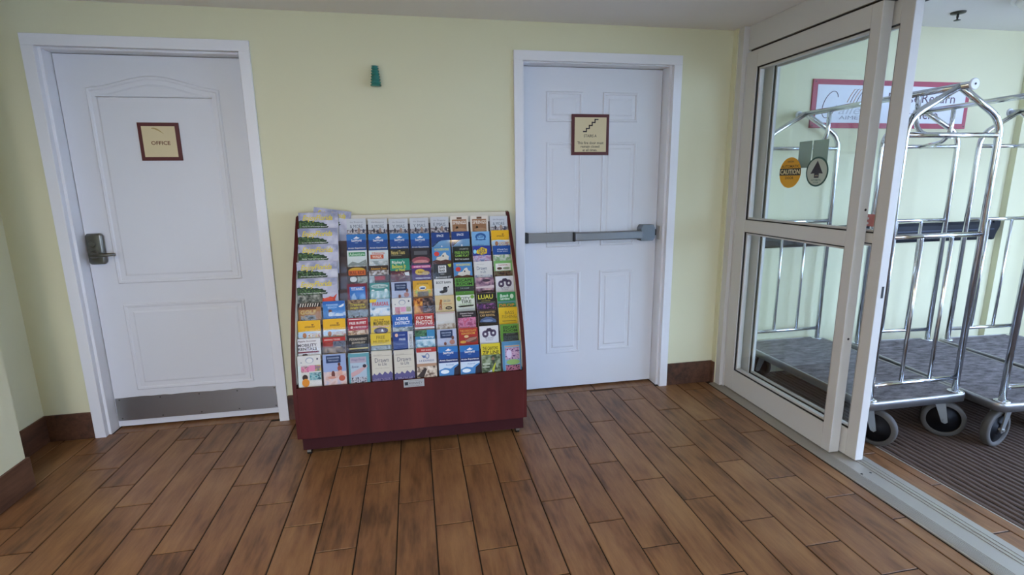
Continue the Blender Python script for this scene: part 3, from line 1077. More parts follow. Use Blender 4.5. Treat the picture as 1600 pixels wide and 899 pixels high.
# ------------------------------------------------------------------ brochure rack
RX0, RX1 = -.641, .561
rack = thing('brochure_rack', 'mahogany brochure display rack against the wall between the doors', 'rack', ((RX0 + RX1) / 2, -.26, 0))
ox, oy = rack.location.x, rack.location.y
prof = [(-.016, .112), (-.503, .112), (-.507, .31), (-.500, .414), (-.482, .503), (-.452, .590), (-.390, .718), (-.276, .911), (-.135, 1.104), (-.066, 1.200), (-.050, 1.216), (-.016, 1.222)]
for s, xa, xb in ((0, RX0, RX0 + .018), (1, RX1 - .018, RX1)):
    mb = MB(); mb.prism([(p[0] - oy, p[1]) for p in prof], 'x', xa - ox, xb - ox, M_RACK)
    mb.build('side_panel', rack)
inner = [(-.020, .400), (-.480, .400), (-.470, .503), (-.440, .590), (-.378, .718), (-.264, .911), (-.123, 1.104), (-.054, 1.200), (-.020, 1.212)]
for xa, xb in ((RX0 + .0182, RX0 + .0200), (RX1 - .0200, RX1 - .0182)):
    mb = MB(); mb.prism([(p[0] - oy, p[1]) for p in inner], 'x', xa - ox, xb - ox, M_CREAM)
    mb.build('side_lining', rack)
MB().box(RX0 + .0182 - ox, RX1 - .0182 - ox, -.507 - oy, -.491 - oy, .112, .388, M_RACK, .0015).build('front_panel', rack)
mb = MB()
mb.box(RX0 + .018 - ox, RX1 - .016 - ox, -.480 - oy, -.464 - oy, .038, .112, M_PLINTH)
mb.box(RX0 + .018 - ox, RX0 + .036 - ox, -.464 - oy, -.020 - oy, .038, .112, M_PLINTH)
mb.box(RX1 - .034 - ox, RX1 - .016 - ox, -.464 - oy, -.020 - oy, .038, .112, M_PLINTH)
mb.build('base_plinth', rack)
MB().box(RX0 + .0182 - ox, RX1 - .0182 - ox, -.487 - oy, -.016 - oy, .112, .126, M_RACKD).build('bottom_board', rack)
MB().box(RX0 + .0182 - ox, RX1 - .0182 - ox, -.024 - oy, -.016 - oy, .126, 1.20, M_RACKD).build('back_panel', rack)
MB().box(RX0 + .0218 - ox, RX1 - .0218 - ox, -.058 - oy, -.018 - oy, 1.165, 1.221, M_CREAM, .002).build('top_board', rack)
for x in (-.60, .515):
    for y in (-.455, -.06):
        k = MB()
        k.lathe([(.015, .030), (.015, .0378)], M_STEEL, 14, 'z')
        k.box(-.010, .010, -.012, .012, .018, .032, M_STEEL)
        k = k.build('caster', rack, (x - ox, y - oy, 0))
        MB().lathe([(.016, -.011), (.018, -.008), (.018, .008), (.016, .011)], M_BLACK, 18, 'x', (0, .006, .0182)).build('wheel', k)
TILT = math.radians(10)
ROWY = lambda k: -.0938 - .0446 * k
ROWZ = lambda k: 1.199 - .0828 * k
BHGT = .226
st_, ct_ = math.sin(TILT), math.cos(TILT)
for k in range(9):
    yb, zb = ROWY(k) - BHGT * st_, ROWZ(k) - BHGT * ct_       # foot of the brochure's face
    mb = MB()
    # ledge under the feet and a leaning backboard
    pts = [(yb - .006, zb - .001), (yb - .006, zb - .007), (yb + .032, zb - .001), (yb + .032, zb + .005)]
    a = (yb + .0195, zb + .003); L_ = .190
    b = (a[0] + st_ * L_, a[1] + ct_ * L_)
    xs = RX0 + .0220 - ox, RX1 - .0220 - ox
    mb.prism([(p[0] - oy, p[1]) for p in (pts[0], pts[1], pts[2], pts[3])], 'x', xs[0], xs[1], M_RACKD)
    mb.prism([(a[0] - oy, a[1]), (a[0] + .005 - oy, a[1]), (b[0] + .005 - oy, b[1]), (b[0] - oy, b[1])], 'x', xs[0], xs[1], M_RACKD)
    mb.build('tier', rack)
    mb = MB()
    a = (yb - .0035, zb + .002); L_ = .178 if k < 8 else .10
    b = (a[0] + st_ * L_, a[1] + ct_ * L_)
    x_l = RX0 + .0225 if k >= 5 else -.405
    mb.prism([(a[0] - oy, a[1]), (a[0] - .0015 - oy, a[1]), (b[0] - .0015 - oy, b[1]), (b[0] - oy, b[1])], 'x', x_l - ox, xs[1], M_ACRYL)
    if k < 8:
        mb.build('acrylic_front', rack)
bd = MB().box(-.053, .053, -.0025, -.0003, -.0205, .0205, mat('silver_badge', 'b9bab8', .35, .5), .001).build('badge', rack, (-.042 - ox, -.507 - oy, .3685))
mb = MB()
g3 = lambda x, z: (x, -.0029, z)
mk2 = mat('badge_ink', '20262c', .4)
mb.add([g3(-.047, -.009), g3(-.030, -.009), g3(-.030, .009), g3(-.047, .009)], [(0, 1, 2, 3)], mk2)
put_text(mb, 'KENNEY', .010, .001, .066, .011, mk2, g3, space=1.3)
put_text(mb, 'brochure displays', .004, -.013, .07, .004, mk2, g3)
put_text(mb, 'display systems', .004, .0145, .07, .004, mk2, g3)
mb.build('badge_print', bd)

# ------------------------------------------------------------------ brochures
_bodies = {}


def brochure(row, xc, w, label, base, ops, vis=None, dz=0.0, thick=.013, name='brochure', group='brochures in the rack', roll=0.0, cat='brochure', dx=0.0, lift=0.0, hgt=None):
    """A leaflet stack standing in a tier. ops draw the cover: u across 0..1, v down 0..1 over the visible height."""
    H = (hgt or BHGT)
    vis = vis or (.0835 if row < 8 else .150)
    yt, zt = ROWY(row), ROWZ(row)
    yb = yt - BHGT * st_; zb = zt - BHGT * ct_
    o = tag(MB().box(-w / 2, w / 2, 0, thick, 0, H + dz, M_PAPER).build(name, None, (xc + dx, yb, zb + lift)), label, cat, group)
    o.rotation_euler = (-TILT, roll, 0)
    mb = MB()
    Ht = H + dz
    lay = [0.0004]

    def P(u, v):
        return ((u - .5) * w, -lay[0], Ht - v * vis)
    e = .002
    mb.add([(-w / 2, -.0002, .002), (w / 2, -.0002, .002), (w / 2, -.0002, Ht), (-w / 2, -.0002, Ht)], [(0, 1, 2, 3)], ink(base))
    for op in ops:
        lay[0] += .00012
        k = op[0]
        if k == 'r':
            _, u0, u1, v0, v1, c = op
            mb.add([P(u0, v1), P(u1, v1), P(u1, v0), P(u0, v0)], [(0, 1, 2, 3)], ink(c))
        elif k == 'n':
            _, u0, u1, v0, v1, cs_ = op[:6]
            mb.add([P(u0, v1), P(u1, v1), P(u1, v0), P(u0, v0)], [(0, 1, 2, 3)], photo_mat(cs_, op[6] if len(op) > 6 else 60))
        elif k == 'e':
            _, cu, cv, ru, rv, c = op
            n = 18
            mb.add([P(cu + ru * math.cos(-2 * math.pi * i / n), cv + rv * math.sin(-2 * math.pi * i / n)) for i in range(n)], [tuple(range(n))], ink(c))
        elif k == 'p':
            _, pts, c = op
            mb.add([P(*p) for p in pts], [tuple(range(len(pts)))], ink(c))
        elif k == 't':
            _, s, cu, cv, tw, th, c = op[:7]
            bold = min(op[7] if len(op) > 7 else .01, .02)
            shear = op[8] if len(op) > 8 else 0.0
            L0 = lay[0]
            put_text(mb, s, (cu - .5) * w, Ht - cv * vis, tw * w, th * vis, ink(c), lambda x, z: (x, -L0, z), bold=bold, shear=shear)
    mb.build('cover_print', o)
    return o


CX = [-.3165 + .115 * j for j in range(8)]
LX = [-.560, -.4365]
BW, LW = .1035, .112


def B(row, j, label, base, ops, **kw):
    kw.setdefault('dz', rnd.uniform(-.003, .004))
    kw.setdefault('roll', rnd.uniform(-.006, .006))
    if j < 0:
        return brochure(row, LX[j + 2], LW, label, base, ops, **kw)
    return brochure(row, CX[j], BW, label, base, ops, **kw)


# magazines in the left-hand column
def mag_ops(full):
    ops = [('n', 0, 1, 0, .55, ('8e93ad', 'a9abc4', 'c9c8d6'), 18), ('n', .5, 1, .5, 1.6, ('b4b6cb', 'c5c6d6', 'd2d2de'), 20),
           ('p', [(0, .55), (.06, .50), (.12, .56), (.20, .50), (.28, .57), (.36, .54), (.42, .62), (.50, .60), (.55, .68), (.62, .66), (.66, .76), (.72, .78), (.70, .88), (.76, .94), (.72, 1.02), (0, 1.02)], '26402a'),
           ('n', .02, .38, .60, 1.0, ('16291c', '35542f', '5a7a4a'), 110), ('n', .38, .60, .72, 1.0, ('16291c', '35542f', '5a7a4a'), 110),
           ('t', 'EnjoyFlorida', .48, .40, .76, .46, 'e0cc3a', .045, .35),
           ('t', 'Florida Travel & Lifestyle Magazine', .40, .93, .62, .09, 'e6e8e4', .01)]
    if full:
        ops += [('n', 0, .62, 1.02, 1.6, ('3a4038', '75786c', 'a9a89c'), 45), ('p', [(.60, 1.62), (.62, 1.25), (.70, 1.32), (.80, 1.18), (.88, 1.24), (.98, 1.02), (.92, 1.4), (.96, 1.62)], 'c4402c'),
                ('e', .76, 1.40, .12, .16, 'd8523a')]
    return ops


M_ORD = ['topmost', 'second', 'third', 'fourth', 'lowest']
for k in range(5):
    zt = [1.2415, 1.158, 1.075, .988, .905][k]
    brochure(k, -.5155 - (.003 if k > 2 else 0), .206, 'lilac travel magazine with yellow script title, %s of five in the left column' % M_ORD[k], 'b3b5cc', mag_ops(k == 4),
             vis=.083, thick=.016, name='magazine', group='travel magazines in the left column', cat='magazine', lift=zt - ROWZ(k), roll=rnd.uniform(-.01, .01), dx=0)
xm = brochure(0, -.475, .200, 'tilted lilac travel magazine peeking out behind the topmost one', 'b3b5cc', mag_ops(False), vis=.083, thick=.006, name='magazine', group='travel magazines in the left column', cat='magazine', lift=1.258 - ROWZ(0), roll=.16)
xm.location.y += .0252

W, K = 'eceaea', '1b1b20'
ppl = [('n', 0, 1, .74, 1.6, ('4a4c5a', '9c8f92', 'd6d2d2'), 80), ('e', .30, .80, .05, .16, '3c3a44'), ('e', .62, .80, .07, .18, 'a4897c'), ('e', .85, .84, .05, .14, '3b4560')]


def pale(word):
    return [('t', 'the Shopping', .5, .25, .66, .13, '7c8490', .0), ('t', word, .5, .52, .66, .22, '5a6676', .0)] + ppl


ords = ['first', 'second', 'third', 'fourth', 'fifth', 'sixth', 'seventh', 'eighth', 'ninth', 'tenth']
for j, wd in ((0, '& MORE'), (1, '& MORE'), (2, 'Y MAS'), (3, 'Y MAS'), (4, 'E MAIS'), (7, '& MORE')):
    B(0, j, "pale grey brochure reading %s, %s of eight in the rack's top row" % (wd, ords[j]), 'c9ced4', pale(wd))
for j in (5, 6):
    B(0, j, 'brown and cream brochure reading SPRINGS, %s one in the top row' % ('left' if j == 5 else 'right'), 'e4dccf',
      [('r', .36, .64, .08, .22, '6a4a34'), ('r', .10, .90, .24, 1.5, '9d7251'), ('t', 'SPRINGS', .5, .45, .74, .24, 'e8ddcf', .02), ('e', .36, .86, .07, .16, '241d1a'), ('e', .55, .98, .35, .14, 'b58d6a')], dz=.004)


def sea(v=1.0):
    k = 1.0 / v
    return [('r', 0, 1, 0, .40 * k, '2e74b8'), ('r', 0, 1, .40 * k, .95 * k, '1c4a92'), ('p', [(.34, .30 * k), (.52, .14 * k), (.58, .22 * k), (.68, .24 * k), (.60, .30 * k)], W),
            ('t', 'SeaWorld', .5, .42 * k, .52, .16 * k, W, .03), ('r', .42, .58, .56 * k, .59 * k, '9fc0e0'), ('t', 'Arctic Experience', .5, .93 * k, .9, .13 * k, W, .02)]


for j in range(4):
    B(1, j, 'blue gradient brochure with a white fin emblem, %s in the second row' % ords[j], '1c4a92', sea())
for j in (4, 5):
    B(1, j, 'navy brochure with pale blue curve, %s one in the second row' % ('left' if j == 4 else 'right'), '1d3f80',
      [('p', [(0, .98), (.22, .72), (.55, .55), (1, .52), (1, 1.5), (0, 1.5)], '6f9fc8'), ('p', [(.02, .94), (.40, .56), (.42, .60), (.06, 1.0)], '1a2c50'), ('t', 'SPACE', .48, .22, .38, .16, 'dfe6f0', .02), ('e', .55, .96, .04, .07, 'e8edf2')])
B(1, 6, 'light blue brochure with an arched blue emblem in the second row', '7db2dd',
  [('e', .5, .36, .30, .26, '2c5c96'), ('e', .5, .42, .20, .18, '7db2dd'), ('t', 'ICON', .5, .36, .30, .20, '2c4f86', .03), ('r', .22, .78, .53, .60, '2c5c96'), ('t', 'discover', .5, .93, .34, .10, '4a74b0', .01)])


def yel(script):
    return [('r', 0, 1, 0, .68, 'e7b21c'), ('t', script, .52, .38, .46, .14, '7b4f16', .02, .4), ('r', .60, .70, .24, .30, '7b4f16'), ('e', .40, .88, .42, .22, 'bcd4e6'), ('e', .28, .92, .09, .16, 'b4774e'), ('n', .40, .98, .80, 1.5, ('b5683c', 'cfe0ea', 'd7b06a'), 90)]


B(1, 7, 'yellow brochure with brown script at the right end of the second row', 'e8e4da', yel('smacks'))
wond = [('r', 0, 1, 0, 1.4, '4f8cc4'), ('t', 'WONDERWORKS', .52, .16, .80, .16, 'd9d24a', .02), ('e', .24, .45, .14, .16, 'd0433c'), ('p', [(.18, .92), (.24, .68), (.46, .62), (.60, .40), (.72, .36), (.78, .55), (.90, .62), (.86, .92)], 'dcd6c8'),
        ('p', [(0, 1.4), (0, .94), (.20, .84), (.45, .92), (.70, .84), (1, .92), (1, 1.4)], '5c3730'), ('r', .55, .62, .55, .66, '3f3a3a')]
B(2, 0, 'white and green brochure with grey mountains at the left of the third row', 'd5dfdd', [('r', .08, .92, .12, .38, '3a8a5a'), ('t', 'Adventure', .5, .25, .78, .20, 'bfe0c4', .02), ('p', [(0, .95), (.25, .72), (.55, .84), (.95, .60), (1, 1.1), (0, 1.2)], '8a938e'), ('n', 0, 1, 1.0, 1.5, ('8a8f8a', 'b5bab5', 'd5d8d2'))])
B(2, 1, 'pale brochure with orange-red lettering in the third row', 'cfd9da', [('t', 'Historic', .5, .18, .66, .14, 'c7603c', .02), ('r', .08, .76, .28, .56, 'c3522f'), ('t', 'WALK', .42, .42, .5, .18, 'ead9c8', .03), ('n', 0, 1, .70, 1.5, ('9aa6a6', 'c2caca', 'dfe2e0'))])
B(2, 2, 'black brochure with gold lettering in the third row', '25241f', [('t', 'Natural Tours', .42, .24, .72, .26, 'cdb76a', .02), ('r', .05, .6, .42, .46, '6f6a50')])
B(2, 3, 'dark brochure with a grey bar and pink glow in the third row', '2a262b', [('r', .15, .85, .20, .46, '5b5a5e'), ('e', .5, .84, .48, .26, 'a0505c'), ('e', .5, .98, .40, .18, 'd98a86'), ('n', 0, 1, 1.0, 1.4, ('30243c', '5c4a6c', '20202c'))])
B(2, 4, 'sky blue brochure with yellow title and tilted white house in the third row', '4f8cc4', wond)
B(2, 5, 'black brochure with green lettering reading FREE ROUTE GAME PLAY', '1d231e', [('t', 'FREE ROUTE', .5, .42, .78, .17, '86b84a', .03), ('t', 'GAME PLAY', .5, .63, .78, .17, '86b84a', .03), ('t', 'UNLIMITED', .62, .18, .5, .10, 'a6a8a2', .01), ('t', 'RIDE THE CLASSICS', .5, .87, .76, .09, 'd6d8d2', .02)])
B(2, 6, 'purple and yellow brochure reading FUN SPOT in the third row', '2c3a92', [('p', [(.22, .30), (.5, .08), (.80, .22), (.78, .52), (.5, .62), (.2, .5)], 'e3c22c'), ('t', 'FUN', .50, .26, .36, .22, '27265c', .04), ('t', 'SPOT', .52, .48, .40, .22, '27265c', .04), ('e', .12, .38, .09, .14, '8fd0e6'), ('n', 0, 1, .66, 1.5, ('b48cb4', 'd9c6dc', '8494c8'))])
B(2, 7, 'deep blue brochure with small white lettering at the right of the third row', 'c6d6c4', [('r', 0, 1, 0, .62, '1f4d94'), ('t', 'all Florida Tours', .55, .26, .60, .10, 'dce6f2', .01), ('t', 'for your vacation', .55, .40, .60, .10, 'dce6f2', .01), ('n', 0, 1, .62, 1.4, ('94b48a', 'd2dccc', 'e6e6e2'), 50)])
B(3, 0, 'dark brochure with orange block lettering at the left of the fourth row', '33231a', [('e', .5, .24, .42, .18, 'c6a02c'), ('r', .07, .93, .24, .56, 'd0662a'), ('t', 'BULL RIDE', .5, .40, .74, .22, '5a2314', .03), ('e', .30, .82, .18, .18, 'd6d8d6'), ('n', .5, 1, .66, 1.4, ('7e8878', 'b8c0b4', '4a5848'))], dz=.002)
B(3, 1, 'dark brochure with golden title and red bar in the fourth row', '3a2a20', [('t', 'Adventure Tours', .5, .20, .80, .16, 'd09a3a', .02), ('n', 0, 1, .32, .62, ('6a625e', 'a8a09c', 'cfd0d4')), ('r', .28, .80, .70, .96, 'a03030'), ('n', 0, .26, .66, 1.4, ('6f7a80', '9aa4aa', 'c0c8cc'))])
B(3, 2, 'green and yellow brochure standing taller than its neighbours in the fourth row', '2a8a70', [('r', 0, 1, .62, 1.5, '4a2a34'), ('t', "Ripley's", .42, .20, .66, .20, 'dfeee4', .03), ('t', 'Believe It', .45, .40, .72, .20, 'd6d450', .03), ('t', 'or Not!', .50, .58, .5, .16, 'd6d450', .03), ('n', 0, 1, .72, 1.6, ('7a2f38', '3a2c38', 'b08c84'), 80), ('p', [(.70, .74), (.94, .70), (.96, .92), (.78, .90)], 'd8dadc')], dz=.036, vis=.105)
B(3, 3, 'purple brochure with yellow ovals and pink heading in the fourth row', '49306c', [('r', 0, 1, .04, .22, 'c0407a'), ('t', '4 NEW TICKETS', .52, .13, .86, .12, 'f0dfe8', .02), ('e', .42, .48, .26, .20, 'd8b64a'), ('e', .70, .56, .22, .14, 'b9a06c'), ('t', 'FUN', .42, .50, .22, .14, '5a3a2c', .03), ('t', 'WORLD OF FUN', .55, .90, .78, .11, 'e6dcf0', .02)])
B(3, 4, 'charcoal brochure with a white square logo in the fourth row', '32363b', [('r', .28, .70, .10, .58, 'dfe1e0'), ('t', 'BAR', .49, .24, .32, .17, '2c2f33', .04), ('t', 'BAR', .49, .45, .32, .17, '2c2f33', .04), ('t', 'DRINK', .49, .68, .22, .08, 'bfc2c2', .01), ('t', 'BROWARD ST', .52, .90, .80, .12, 'd6d8d8', .02), ('p', [(.78, .04), (.98, 0), (.96, .22), (.86, .22)], 'b8c03a')])
B(3, 5, 'sky blue brochure with yellow title and tilted white house in the fourth row', '4f8cc4', wond)
drawn_s = [('t', 'the story of', .36, .20, .40, .07, '8a8a8a', .0), ('t', 'Drawn', .42, .46, .56, .24, '55617a', .0), ('t', 'to Life', .48, .70, .3, .18, '55617a', .0)]
B(3, 6, 'cream brochure with thin blue-grey lettering reading Drawn to Life in the fourth row', 'd8d7d2', drawn_s + [('n', 0, 1, .92, 1.5, ('b9bcc4', 'd0d0d0', '8c8ca4'))])
B(3, 7, 'green brochure with a white oval panel at the right of the fourth row', '78b265', [('r', .08, .92, .18, .68, 'e4e2da'), ('t', 'PLANTATION', .5, .30, .5, .10, 'a8504c', .02), ('e', .30, .52, .14, .09, '5a4436'), ('e', .68, .52, .20, .08, '8a9a7c'), ('n', 0, 1, .70, 1.4, ('3a2f2a', '7a5a48', '58704a'))])
B(4, 0, 'maroon and blue brochure reading TITANIC in the fifth row', '762536', [('r', .12, .90, .20, 1.4, '2d72c0'), ('t', 'TITANIC', .5, .34, .62, .20, W, .03), ('p', [(.14, 1.3), (.20, .80), (.34, .58), (.44, .90), (.5, 1.3)], '8fb8e0'), ('p', [(.55, 1.3), (.62, .80), (.78, .62), (.88, .80), (.90, 1.3)], '6aa2dc')])
B(4, 1, 'teal brochure with white curved lettering in the fifth row', '4c918e', [('e', .5, .22, .44, .14, 'b4ccc8'), ('t', 'Wild Florida', .5, .24, .70, .15, '3a6f6c', .01), ('e', .16, .50, .08, .08, 'e0eae8'), ('e', .82, .48, .08, .08, 'e0eae8'), ('n', .06, .94, .52, 1.4, ('7fb0b4', 'a9c8cc', 'd4e2e2'))])


def navy_lady():
    return [('r', .16, .80, .08, .58, '233458'), ('t', 'DISCOVER', .48, .24, .50, .10, 'aab8d0', .01), ('t', 'THE COAST', .48, .40, .44, .09, 'aab8d0', .01), ('e', .80, .58, .07, .12, '6a4038'), ('e', .76, .86, .14, .16, 'b07a6c'), ('e', .40, .94, .07, .12, '7a4a3c')]


B(4, 2, 'lilac-grey brochure with a navy title block in the fifth row', 'aeb6ce', navy_lady())
B(4, 3, 'golden yellow brochure with an arched title and old car in the fifth row', 'd39f28', [('e', .5, .62, .40, .48, 'e0b240'), ('t', 'OLD TRUST MUSEUM', .5, .20, .56, .11, '4a3c24', .02), ('e', .5, .48, .18, .13, 'dce0da'), ('r', .38, .62, .46, .56, '2f5280'), ('e', .18, .76, .08, .12, 'a8b83a'), ('e', .84, .74, .08, .12, 'a8b83a'), ('n', .22, .80, .72, 1.4, ('3a3024', '8a7a58', '5c5a48'))])
B(4, 4, 'white brochure reading BOOT BARN with a black dog in the fifth row', 'd8d8d4', [('t', 'BOOT BARN', .5, .24, .78, .16, '26262a', .04), ('e', .58, .62, .12, .10, K), ('e', .58, .76, .12, .16, K), ('e', .42, .86, .16, .10, K), ('e', .74, .54, .04, .06, K)])
esc = [('r', 0, 1, 0, .54, '57923a'), ('t', 'ESCAPE', .5, .17, .84, .20, '18240f', .04), ('t', 'ROOM', .5, .41, .84, .20, '18240f', .04), ('r', 0, 1, .56, .90, '2b3034'), ('t', 'THE GAME', .5, .70, .5, .10, '8a9494', .01)]
B(4, 5, 'green and black brochure reading ESCAPE ROOM in the fifth row', '57923a', esc)
B(4, 6, 'mauve sunset picture brochure in the fifth row', '8c6f8c', [('n', 0, 1, 0, 1.5, ('5c4258', '9a7a8c', 'd0a8a8'), 30), ('e', .58, .20, .22, .10, '3c2c3c'), ('p', [(0, .62), (1, .52), (1, .70), (0, .72)], 'd8c6c8'), ('e', .6, .92, .3, .06, '2c2430')])


def bike():
    return [('e', .30, .52, .17, .24, '50425e'), ('e', .30, .52, .06, .08, 'd8d8dc'), ('e', .72, .48, .17, .24, '50425e'), ('e', .72, .48, .06, .08, 'd8d8dc'), ('p', [(.28, .44), (.40, .16), (.58, .14), (.74, .34), (.68, .44), (.5, .36)], '3c3048'), ('t', 'the PROPER', .5, .80, .46, .09, '8a7f94', .01), ('t', 'RUCKUS', .5, .92, .36, .08, '8a7f94', .01)]


B(4, 7, 'white brochure with a purple motorbike at the right of the fifth row', 'd9d9dd', bike())
B(5, -2, 'tan brochure with zebra stripes reading GOLF at the left of the sixth row', 'a5754a', [('r', 0, 1, 0, .26, '2a2622')] + [('p', [(.06 + i * .11, .24), (.11 + i * .11, .02), (.15 + i * .11, .02), (.10 + i * .11, .24)], 'd9d2c2') for i in range(8)] + [('r', 0, .8, .26, .40, '6a3c22'), ('t', 'GOLF', .44, .58, .70, .26, 'd8c27a', .05, .12), ('n', .10, .78, .78, 1.5, ('4a4a44', '9aa4ac', 'b89468'))])
B(5, -1, 'bright blue beach brochure with white clouds in the sixth row', '3f7fc4', [('r', 0, 1, 0, .2, '2a64b0'), ('t', 'PARADISE', .42, .24, .52, .12, 'a9cdf0', .02), ('t', 'BEACH', .42, .40, .40, .12, 'a9cdf0', .02), ('p', [(.70, .36), (.96, .18), (.94, .34), (.78, .42)], 'dfe8f0'), ('e', .32, .64, .09, .12, '6a4438'), ('e', .34, .84, .11, .16, 'c6d8e8'), ('n', .45, 1, .72, 1.5, ('4a8acc', 'b8d2ea', 'e2e8ee'), 50), ('r', 0, 1, .96, 1.5, '2f6cb4')])
B(5, 0, 'brown and olive brochure with yellow lettering in the sixth row', '6c5c46', [('n', 0, 1, 0, .22, ('5a4634', '8a6c50', 'a08a64')), ('t', 'Treasure', .48, .30, .72, .18, 'c7b64a', .03, .2), ('t', 'Jungle Golf', .5, .52, .80, .18, 'c7b64a', .03, .2), ('n', 0, 1, .66, 1.5, ('6c7a80', '98a6b0', '4a4640'))])
B(5, 1, 'blue-white brochure with red title and yellow corner in the sixth row', '9dbbd6', [('p', [(0, 0), (.36, .02), (.30, .20), (0, .22)], 'e0c83a'), ('t', 'PARASAIL', .54, .32, .84, .26, 'c2404c', .03), ('n', 0, 1, .56, 1.5, ('5f88a8', 'c4d4e0', 'e6e8ea'), 40)])


def shell(v):
    k = 1 / v
    return [('e', .52, .28 * k, .18, .18 * k, '9aa4b4'), ('e', .52, .30 * k, .14, .14 * k, 'dcdcd8'), ('e', .16, .40 * k, .03, .04 * k, '8a8f9c'), ('e', .86, .22 * k, .04, .06 * k, '4c4a5c'),
            ('r', .14, .40, .58 * k, .95 * k, 'c86a8a'), ('r', .42, .70, .58 * k, .90 * k, 'd890b0'), ('r', .72, .96, .58 * k, .90 * k, '9c9a70')]


B(5, 2, 'white brochure with pink picture tiles in the sixth row', 'dcdcd8', shell(1.0) + [('n', .14, .40, .62, 1.3, ('8a3a4a', 'd08a94', 'c8b8a8'), 90)])
B(5, 3, 'orange and black picture brochure in the sixth row', 'c07a2c', [('n', 0, .46, 0, 1.5, ('6a3010', 'c8782a', 'e0a848'), 55), ('n', .46, 1, 0, 1.5, ('2a2022', '54423a', '8a6a5c'), 55), ('r', 0, 1, 0, .10, '6a4a2a')])
B(5, 4, 'sand-coloured brochure with a giraffe in the sixth row', 'd3bd8c', [('p', [(.16, .95), (.22, .45), (.30, .30), (.38, .34), (.34, .46), (.36, .95)], 'a5672e'), ('e', .30, .32, .06, .06, 'a5672e'), ('t', 'Lake Safari', .62, .34, .38, .20, '5a6a7c', .0, .3), ('t', 'WILD PARK', .64, .56, .46, .07, 'b0604c', .01), ('e', .70, .84, .18, .11, '2e2a28'), ('t', 'FREE', .70, .84, .2, .08, 'd8c8a0', .01)])
B(5, 5, 'white and green brochure reading CITY TIRE in the sixth row', 'd4dacb', [('e', .16, .22, .12, .16, '6fa03c'), ('e', .88, .14, .10, .12, '6fa03c'), ('t', 'CITY', .5, .22, .52, .18, '3c4a34', .02), ('t', 'TIRE', .54, .44, .56, .20, '3c4a34', .03), ('t', 'SUPER STORE', .5, .62, .62, .08, '6fa03c', .01), ('p', [(.06, .72), (.30, .68), (.94, .66), (.92, .76), (.2, .80)], '2c342a'), ('r', 0, 1, .88, 1.4, 'bcc4c0')])
B(5, 6, 'black brochure reading LUAU in yellow in the sixth row', '24241e', [('t', 'LUAU', .48, .26, .80, .30, 'd8d044', .05), ('t', 'and dinner', .5, .52, .5, .07, 'a8a04a', .01), ('r', 0, 1, .60, .68, '5a5a50'), ('n', 0, 1, .70, 1.5, ('54306a', '2a2028', '9a5a98'), 70)])
B(5, 7, 'green brochure with white script and orange foot at the right of the sixth row', '2e8448', [('t', 'Busch', .38, .24, .46, .20, 'dff0df', .03, .2), ('t', 'Gardens', .42, .44, .52, .18, 'dff0df', .03, .2), ('e', .80, .30, .10, .16, 'cfe8cf'), ('r', 0, 1, .60, .74, '5a8a8c'), ('t', 'DROP', .5, .90, .84, .22, 'd88a30', .04)])
for j in (-2, -1):
    B(6, j, 'yellow brochure with brown script, %s of two at the left of the seventh row' % ('left' if j == -2 else 'right'), 'dfe4e4', yel('smacks'))
B(6, 0, 'red brochure reading FREE BUFFET in the seventh row', 'a52c38', [('r', .06, .94, .06, .10, 'e8d8d4'), ('t', 'FREE BUFFET', .5, .32, .82, .17, 'f0e6e2', .04), ('e', .20, .58, .06, .09, 'e8c8c4'), ('t', 'LOBSTER FEAST', .60, .58, .62, .10, 'f0dcd8', .02), ('n', 0, 1, .78, 1.5, ('8a5c40', 'c8a884', 'e0cdb4'))])
B(6, 1, 'yellow brochure reading MACHINE GUNS in the seventh row', 'dcba2e', [('t', 'ALL THE', .42, .22, .5, .10, '6a3a20', .02), ('t', 'MACHINE GUNS', .54, .44, .80, .28, '2a261c', .06), ('r', .08, .92, .62, .68, 'c89a94'), ('e', .5, .92, .36, .22, '3c2c3a'), ('e', .5, .94, .22, .14, '706070'), ('p', [(.5, .98), (.56, .78), (.64, .98)], 'e0e2e0')])
B(6, 2, 'blue brochure reading I-DRIVE DISTRICT in the seventh row', '2660b0', [('t', 'I-DRIVE', .50, .28, .60, .20, 'eaf0f8', .02), ('t', 'DISTRICT', .50, .54, .76, .20, 'eaf0f8', .02), ('n', 0, 1, .80, 1.5, ('3c4c48', '8a9aa0', 'c0c8cc'))])
B(6, 3, 'red brochure reading OLD TIME PHOTOS in the seventh row', 'b0352e', [('r', 0, 1, 0, .06, 'c8584c'), ('t', 'OLD TIME', .5, .26, .84, .20, 'eee0d4', .04), ('t', 'PHOTOS', .5, .56, .84, .30, 'eee0d4', .05), ('r', 0, 1, .86, .98, 'dcd6d0'), ('n', 0, 1, 1.0, 1.5, ('2c2a26', '6a6058', '8c8c80'))])
B(6, 4, 'plain off-white brochure with a thin pink top edge in the seventh row', 'c9c7c0', [('r', .04, .96, .04, .08, 'c08c88'), ('r', .10, .90, .16, .70, 'd2d0c9'), ('n', 0, 1, .76, 1.5, ('a08c78', 'c2b8a8', 'd8d2c6'))])
B(6, 5, 'dark-topped brochure with a pink picture in the seventh row', '2c2628', [('t', "Orlando's Famous", .5, .14, .70, .10, 'd8ccc8', .01), ('t', 'Speakeasy', .5, .30, .50, .10, 'd8ccc8', .01), ('n', .03, .97, .42, 1.5, ('a04a70', 'd088a8', 'c85c7c'), 60)])
